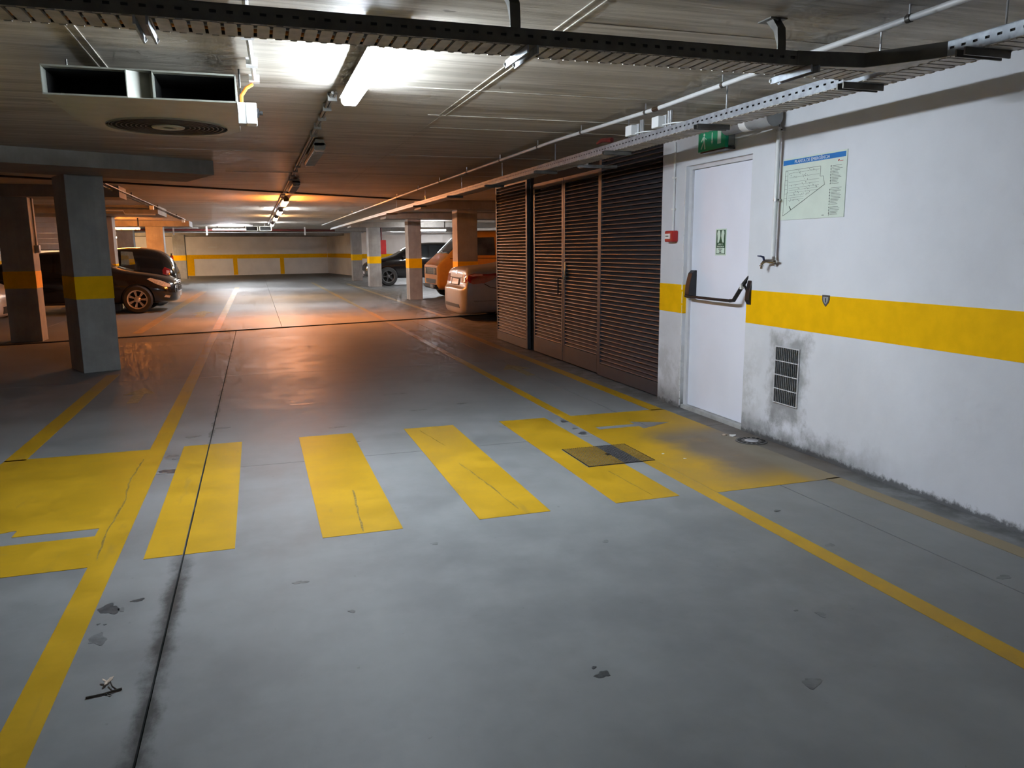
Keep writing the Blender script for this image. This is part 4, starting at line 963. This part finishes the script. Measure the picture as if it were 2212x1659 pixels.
# built with +x as the tail, which faces the aisle
c, b = car('microcar', 'tiny black two-seat car with red tail lamp behind the black sedan', (-3.38, 23.5, 0), 0, st, 'cblack', (-.95, .88), .29, .76, 6, 'dalloy', win)
both(c, b, 'tail_lamp', [(1.02, .80), (1.17, .82), (1.2, .95), (1.06, 1.02), (1.0, .93)], 'tail'); both(c, b, 'reverse_lamp', [(1.10, .84), (1.17, .86), (1.17, .92), (1.10, .93)], 'tail2', off=.012)
decal(c, b, 'rear_window', [(-.5, 1.05), (.5, 1.05), (.45, 1.36), (-.45, 1.36)], '+x', 'cglass')
decal(c, b, 'number_plate', [(-.25, .55), (.25, .55), (.25, .66), (-.25, .66)], '+x', 'plate')
for w in win:
    for s in (-1, 1): MB().prism(w, s*.66, s*.664, 'y').build('side_window', 'pane', c, local=True)
both(c, b, 'door_seam', [(.40, .4), (.41, .4), (.46, 1.05), (.45, 1.05)], 'dark', off=.002)
MB().tube([(-.6, -.78, 1.06), (-.62, -.9, 1.1), (-.56, -.92, 1.1)], [.03, .07, .05], 8).build('mirror', 'cblack', c, local=True, smooth=True)
# pale hatchback, barely in view at the left edge
st = [(-2.0, .4, .6, .6, .6, .9, .5, 1.0), (-1.9, .25, .8, .6, .78, 1.0, .6, 1.3), (-1.2, .2, .86, .6, .84, .97, .58, 1.46), (0, .2, .86, .6, .84, .95, .57, 1.48), (.45, .2, .86, .6, .84, .94, .57, 1.4), (1.05, .2, .86, .58, .82, .92, .6, 1.02), (1.55, .21, .84, .55, .78, .85, .56, .93), (1.9, .23, .76, .5, .68, .72, .48, .82), (2.02, .3, .55, .46, .5, .58, .4, .66)]
c, b = car('hatchback', 'pale hatchback barely showing at the left edge of the picture', (-6.42, 16.75, 0), 0, st, 'csilver', (1.25, -1.2), .30, .84, 5)
both(c, b, 'headlight', [(1.5, .78), (1.75, .72), (1.86, .62), (1.7, .62), (1.55, .68)], 'lens')
both(c, b, 'side_window', [(.7, .97), (.2, 1.33), (-.9, 1.36), (-1.3, 1.05)], 'cglass'); decal(c, b, 'windscreen', [(1.0, -.58), (1.0, .58), (.5, .52), (.5, -.52)], '+z', 'cglass')
decal(c, b, 'bumper_grille', [(-.4, .32), (.4, .32), (.4, .45), (-.4, .45)], '+x', 'dark')
# grey saloon, tail to the aisle (its tail is at -x)
st = [(-2.43, .20, .60, .46, .62, .60, .5, .64), (-2.40, .12, .78, .46, .76, .63, .62, .66), (-2.335, .11, .86, .48, .82, .68, .68, .70), (-2.32, .11, .87, .48, .83, .74, .70, 1.00), (-2.27, .11, .88, .50, .84, .86, .70, 1.055), (-2.05, .12, .90, .52, .85, .95, .69, 1.08), (-1.6, .15, .92, .55, .87, .98, .68, 1.10), (-1.25, .15, .92, .55, .88, .99, .64, 1.16), (-.55, .15, .92, .56, .88, .98, .56, 1.43), (.1, .15, .92, .56, .88, .97, .56, 1.47), (.6, .2, .92, .56, .88, .95, .56, 1.42), (1.2, .2, .92, .56, .87, .93, .64, 1.05), (1.8, .2, .91, .55, .84, .88, .6, .96), (2.25, .23, .82, .5, .74, .76, .5, .84), (2.42, .3, .58, .46, .52, .6, .4, .66)]
c, b = car('grey_saloon', 'metallic grey saloon parked tail-out beside the louvre screen', (6.25, 15.72, 0), 0, st, 'cgrey', (1.5, -1.35), .33, .90, 5)
for v, s in (('+y', 1), ('-y', -1)):
    decal(c, b, 'tail_lamp', [(-2.31, .78), (-2.28, .91), (-2.16, .945), (-1.9, .93), (-1.62, .955), (-1.80, .82), (-1.98, .755), (-2.2, .735)], v, 'tail')
    decal(c, b, 'tail_lamp', [(s*.5, .76), (s*.8, .76), (s*.8, .92), (s*.52, .92)], '-x', 'tail')
    decal(c, b, 'lamp_strip', [(-2.27, .905), (-2.15, .935), (-2.0, .93), (-2.0, .905), (-2.2, .885)], v, 'tail2', off=.012)
    decal(c, b, 'side_window', [(1.0, .98), (.35, 1.35), (-.6, 1.37), (-1.2, 1.12), (-1.25, 1.02)], v, 'cglass')
    decal(c, b, 'bumper_seam', [(-1.98, .735), (-1.86, .665), (-1.70, .64), (-1.55, .64), (-1.55, .65), (-1.70, .652), (-1.85, .675), (-1.97, .745)], v, 'dark', off=.003)
    decal(c, b, 'bumper_crease', [(-2.2, .40), (-1.7, .40), (-1.7, .408), (-2.2, .408)], v, 'chromed', off=.004)
decal(c, b, 'rear_window', [(-1.2, -.56), (-1.2, .56), (-.62, .5), (-.62, -.5)], '+z', 'cglass')
decal(c, b, 'plate_recess', [(-.36, .70), (.36, .70), (.36, .84), (-.36, .84)], '-x', 'dark', off=.002); decal(c, b, 'number_plate', [(-.26, .715), (.26, .715), (.26, .825), (-.26, .825)], '-x', 'plate', off=.012)
decal(c, b, 'boot_seam', [(-.62, .845), (.62, .845), (.62, .855), (-.62, .855)], '-x', 'dark', off=.003)
decal(c, b, 'emblem', [(.04*math.cos(k*PI/5), .955+.04*math.sin(k*PI/5)) for k in range(10)], '-x', 'chromed', step=.2)
decal(c, b, 'lower_valance', [(-.6, .26), (.6, .26), (.55, .33), (-.55, .33)], '-x', 'black')
# orange van
st = [(-2.28, .5, .84, .8, .84, 1.2, .72, 1.88), (-2.24, .32, .90, .8, .89, 1.2, .76, 1.94), (-1.9, .26, .925, .8, .92, 1.2, .78, 1.96), (-.5, .25, .925, .8, .92, 1.2, .78, 1.97), (.9, .25, .925, .8, .92, 1.2, .77, 1.97), (1.28, .25, .925, .8, .92, 1.2, .75, 1.93), (1.42, .25, .925, .8, .92, 1.18, .76, 1.84), (1.93, .25, .925, .8, .915, 1.16, .84, 1.30), (1.97, .25, .925, .8, .915, 1.15, .85, 1.26), (2.19, .26, .92, .78, .91, 1.02, .86, 1.06), (2.22, .27, .92, .76, .91, 1.0, .86, 1.03), (2.25, .30, .91, .72, .905, .96, .86, .99), (2.275, .32, .90, .70, .90, .94, .86, .975), (2.28, .33, .89, .68, .89, .93, .85, .965)]
c, b = car('orange_van', 'orange vintage camper van with round headlights behind the right pillars', (7.18, 22.75, 0), PI, st, 'corange', (1.62, -.95), .31, .90, 5, 'dalloy', cat='van')
decal(c, b, 'windscreen', [(1.92, -.80), (1.92, .80), (1.44, .72), (1.44, -.72)], '+z', 'vglass')
fv = '+x'
g = decal(c, b, 'front_grille', [(-.78, .70), (.78, .70), (.78, .90), (-.78, .90)], fv, 'black', off=.008)
for k in range(4): decal(c, b, 'grille_slat', [(-.40, .725+k*.045), (.40, .725+k*.045), (.40, .737+k*.045), (-.40, .737+k*.045)], fv, 'chromed', off=.016, parent=g)
for s in (-1, 1):
    decal(c, b, 'headlight', [(s*.60+.088*math.cos(k*PI/8), .80+.088*math.sin(k*PI/8)) for k in range(16)], fv, 'lens', off=.028, parent=None)
decal(c, b, 'lower_grille', [(-.62, .44), (.62, .44), (.68, .57), (-.68, .57)], fv, 'black', off=.006)
decal(c, b, 'front_bumper', [(-.80, .30), (.80, .30), (.80, .42), (-.80, .42)], fv, 'black', off=.07)
decal(c, b, 'number_plate', [(.30, .32), (.62, .32), (.62, .42), (.30, .42)], fv, 'plate', off=.09)
both(c, b, 'side_window', [(.55, 1.24), (1.66, 1.24), (1.38, 1.74), (.55, 1.76)], 'vglass'); both(c, b, 'side_window', [(-2.0, 1.24), (.4, 1.24), (.4, 1.76), (-2.0, 1.76)], 'cglass')
both(c, b, 'belt_seam', [(-2.1, 1.15), (1.9, 1.15), (1.9, 1.165), (-2.1, 1.165)], 'dark', off=.003)
both(c, b, 'door_seam', [(.46, .4), (.475, .4), (.475, 1.8), (.46, 1.8)], 'dark', off=.003)
decal(c, b, 'wiper', [(1.94, .05), (1.90, .06), (1.88, .62), (1.90, .62)], '+z', 'black', off=.02); decal(c, b, 'wiper', [(1.94, -.6), (1.90, -.6), (1.88, -.05), (1.90, -.05)], '+z', 'black', off=.02)
for k in range(4):
    x = -.25-k*.31
    ring = decal(c, b, 'vent_frame', [(x+.115*math.cos(a*PI/8), 1.50+.2*math.sin(a*PI/8)) for a in range(16)], '+y', 'white', off=.012)
    decal(c, b, 'vent_opening', [(x+.055*math.cos(a*PI/8), 1.50+.12*math.sin(a*PI/8)) for a in range(16)], '+y', 'dark', off=.018, parent=ring)
decal(c, b, 'window_ledge', [(-1.6, 1.26), (.05, 1.26), (.05, 1.30), (-1.6, 1.30)], '+y', 'white', off=.014)
# black sport utility car
st = [(-2.3, .5, .7, .8, .7, 1.1, .6, 1.4), (-2.2, .35, .88, .8, .86, 1.15, .64, 1.62), (-1.6, .28, .93, .8, .9, 1.12, .64, 1.70), (-.3, .27, .93, .8, .9, 1.1, .64, 1.72), (.35, .27, .93, .8, .9, 1.08, .63, 1.66), (1.05, .27, .93, .8, .9, 1.06, .68, 1.16), (1.6, .28, .92, .76, .88, 1.0, .66, 1.08), (2.0, .30, .88, .72, .82, .92, .6, 1.0), (2.2, .34, .8, .66, .72, .82, .52, .9), (2.3, .42, .62, .6, .56, .7, .44, .78)]
c, b = car('sport_utility_car', 'large black sport utility car parked behind the right pillars', (6.45, 32.15, 0), PI, st, 'cblack', (1.45, -1.35), .37, .91, 5, 'dalloy')
both(c, b, 'side_window', [(.8, 1.12), (.25, 1.56), (-.2, 1.60), (-.2, 1.14)], 'cglass'); both(c, b, 'side_window', [(-.28, 1.14), (-.28, 1.60), (-1.3, 1.57), (-1.85, 1.2)], 'cglass')
decal(c, b, 'windscreen', [(1.0, -.62), (1.0, .62), (.45, .58), (.45, -.58)], '+z', 'cglass')
both(c, b, 'headlight', [(1.85, .84), (2.1, .84), (2.2, .76), (2.12, .70), (1.95, .74)], 'lens'); both(c, b, 'fog_lamp', [(2.08, .46), (2.16, .46), (2.17, .54), (2.08, .54)], 'lens')
decal(c, b, 'grille', [(-.45, .6), (.45, .6), (.45, .8), (-.45, .8)], '+x', 'dark'); decal(c, b, 'number_plate', [(-.26, .46), (.26, .46), (.26, .57), (-.26, .57)], '+x', 'plate')
both(c, b, 'roof_rail', [(-1.7, 1.60), (.1, 1.63), (.1, 1.66), (-1.7, 1.63)], 'chromed', off=.03)
for s in (-1, 1): MB().tube([(.85, s*.9, 1.10), (.82, s*1.02, 1.17), (.74, s*1.04, 1.17)], [.03, .09, .06], 8).build('mirror', 'cblack', c, local=True, smooth=True)

# ================================================================== BACKGROUND FITTINGS
ext_ = thing('fire_extinguisher', 'red fire extinguisher hanging by the far left pillar', 'fire extinguisher', (-4.15, 44.5, .62))
MB().lathe([(.09, .0), (.10, .03), (.10, .5), (.06, .58), (.03, .6)], (-4.152, 44.5, .62), 'z', 16).build('cylinder', 'red', ext_, smooth=True)
MB().box(-4.19, -4.11, 44.46, 44.54, 1.21, 1.33).build('valve_head', 'black', ext_)
MB().tube([(-4.15, 44.45, 1.26), (-4.22, 44.4, 1.15), (-4.25, 44.4, .8)], .02, 6).build('hose', 'black', ext_, smooth=True)
hr = thing('hose_cabinet', 'red fire hose cabinet behind the middle right pillar', 'fire cabinet', (5.1, 32.8, 1.15))
MB().box(4.66, 4.92, 30.95, 31.1, 1.25, 1.80).build('cabinet', 'red', hr, bevel=.01)
MB().tube([(4.75, 31.02, 1.80), (4.75, 31.02, 2.28)], .03, 8).build('riser', 'redp', hr, smooth=True)
rp = thing('sprinkler_pipe', 'dark red sprinkler pipe crossing the ceiling before the far wall', 'pipe', (0, 37, 2.3))
MB().tube([(-5, 36.2, 2.33), (5, 37.8, 2.33)], .045, 10).build('tube', 'redp', rp, smooth=True)
MB().tube([(-5, 36.6, 2.24), (5, 38.2, 2.24)], .025, 8).build('return_tube', 'steel', rp, smooth=True)
for x in (-3.2, -1.9, 2.2): MB().box(x-.03, x+.03, 36.4+.16*x, 36.46+.16*x, 2.10, HC).build('hanger', 'white', rp)
# cable tray and conduits on the left
tl = thing('cable_tray', 'slim cable tray running along the left edge of the aisle ceiling', 'cable tray', (-2.0, 14, 2.36))
MB().box(-2.09, -2.085, 12.5, 26, 2.37, 2.40).build('side_rail', 'dgal', tl); MB().box(-1.955, -1.95, 12.5, 26, 2.37, 2.385).build('side_rail', 'dgal', tl)
mr = MB().box(-.07, .07, -.012, .012, -.003, .003).mesh('rung'); mr.materials.append(MAT['dgal'])
for k in range(60): share(mr, 'rung', (-.02, -1.4+k*.22, .012), tl)
for y in (15.5, 19.5, 24): MB().box(-2.03, -2.01, y, y+.02, 2.38, HC).build('hanger', 'dgal', tl)
for y, lab in ((17.9, 'pale box standing in for the lit end of the beam above the black sedan'), (25.5, 'pale sensor box on the left cable tray farther down')):
    MB().box(-2.02, -1.94, y, y+.12, 2.28, 2.36).build('pale_box', 'white', None, lab, 'sensor', bevel=.005)  # the one by the sedan stands in for a beam end lit pale
cl_ = thing('wall_conduit', 'thin conduit stepping down over the black sedan', 'conduit', (-3, 19, 2.2))
MB().tube([(-3.6, 19.6, 2.33), (-2.75, 19.6, 2.33), (-2.72, 19.6, 2.26), (-2.1, 19.65, 2.25)], .014, 6).build('tube', 'pipe', cl_, smooth=True)
# pale roller panel on the left, behind the sedan
rpn = thing('roller_panel', 'pale slatted panel high behind the black sedan roof', 'panel', (-5.75, 25.5, 1.5))
ms = MB().box(-.6, .6, -.015, .015, 0, .145).mesh('slat'); ms.materials.append(MAT['frame'])
for k in range(6): share(ms, 'slat', (0, 0, .02+k*.15), rpn)
for x in (-6.37, -5.13): MB().box(x-.03, x+.03, 25.47, 25.53, 1.5, 2.44).build('guide_rail', 'galv', rpn)
MB().box(-6.4, -5.1, 25.46, 25.54, 1.48, 1.52).build('bottom_bar', 'galv', rpn)
# letters on the far right wall
wl = text_mb('IV', .5, lambda u, v, w: (9.285-w, 30.5-u, 1.75+v), ext=.004).build('wall_lettering', 'gpipe', bpy.data.objects['wall_right_far'])
# tee-shaped bracket column between the right pillars
tb = thing('pipe_stand', 'grey pipe with flared top rising behind the black sport utility car', 'pipe', (7.4, 36, 0))
MB().tube([(7.4, 37, 0), (7.4, 37, 1.9), (7.4, 37, 2.2)], [.09, .09, .22], 12).build('tube', 'gpipe', tb, smooth=True)
MB().tube([(5.2, 36.5, 2.15), (9, 36.5, 2.15)], .05, 8).build('cross_pipe', 'white', tb, smooth=True)
MB().box(4.42, 4.6, 23.4, 23.46, 2.0, 2.2).build('exit_sign', 'pale', None, 'small pale green sign hanging beside the right pillars', 'sign')
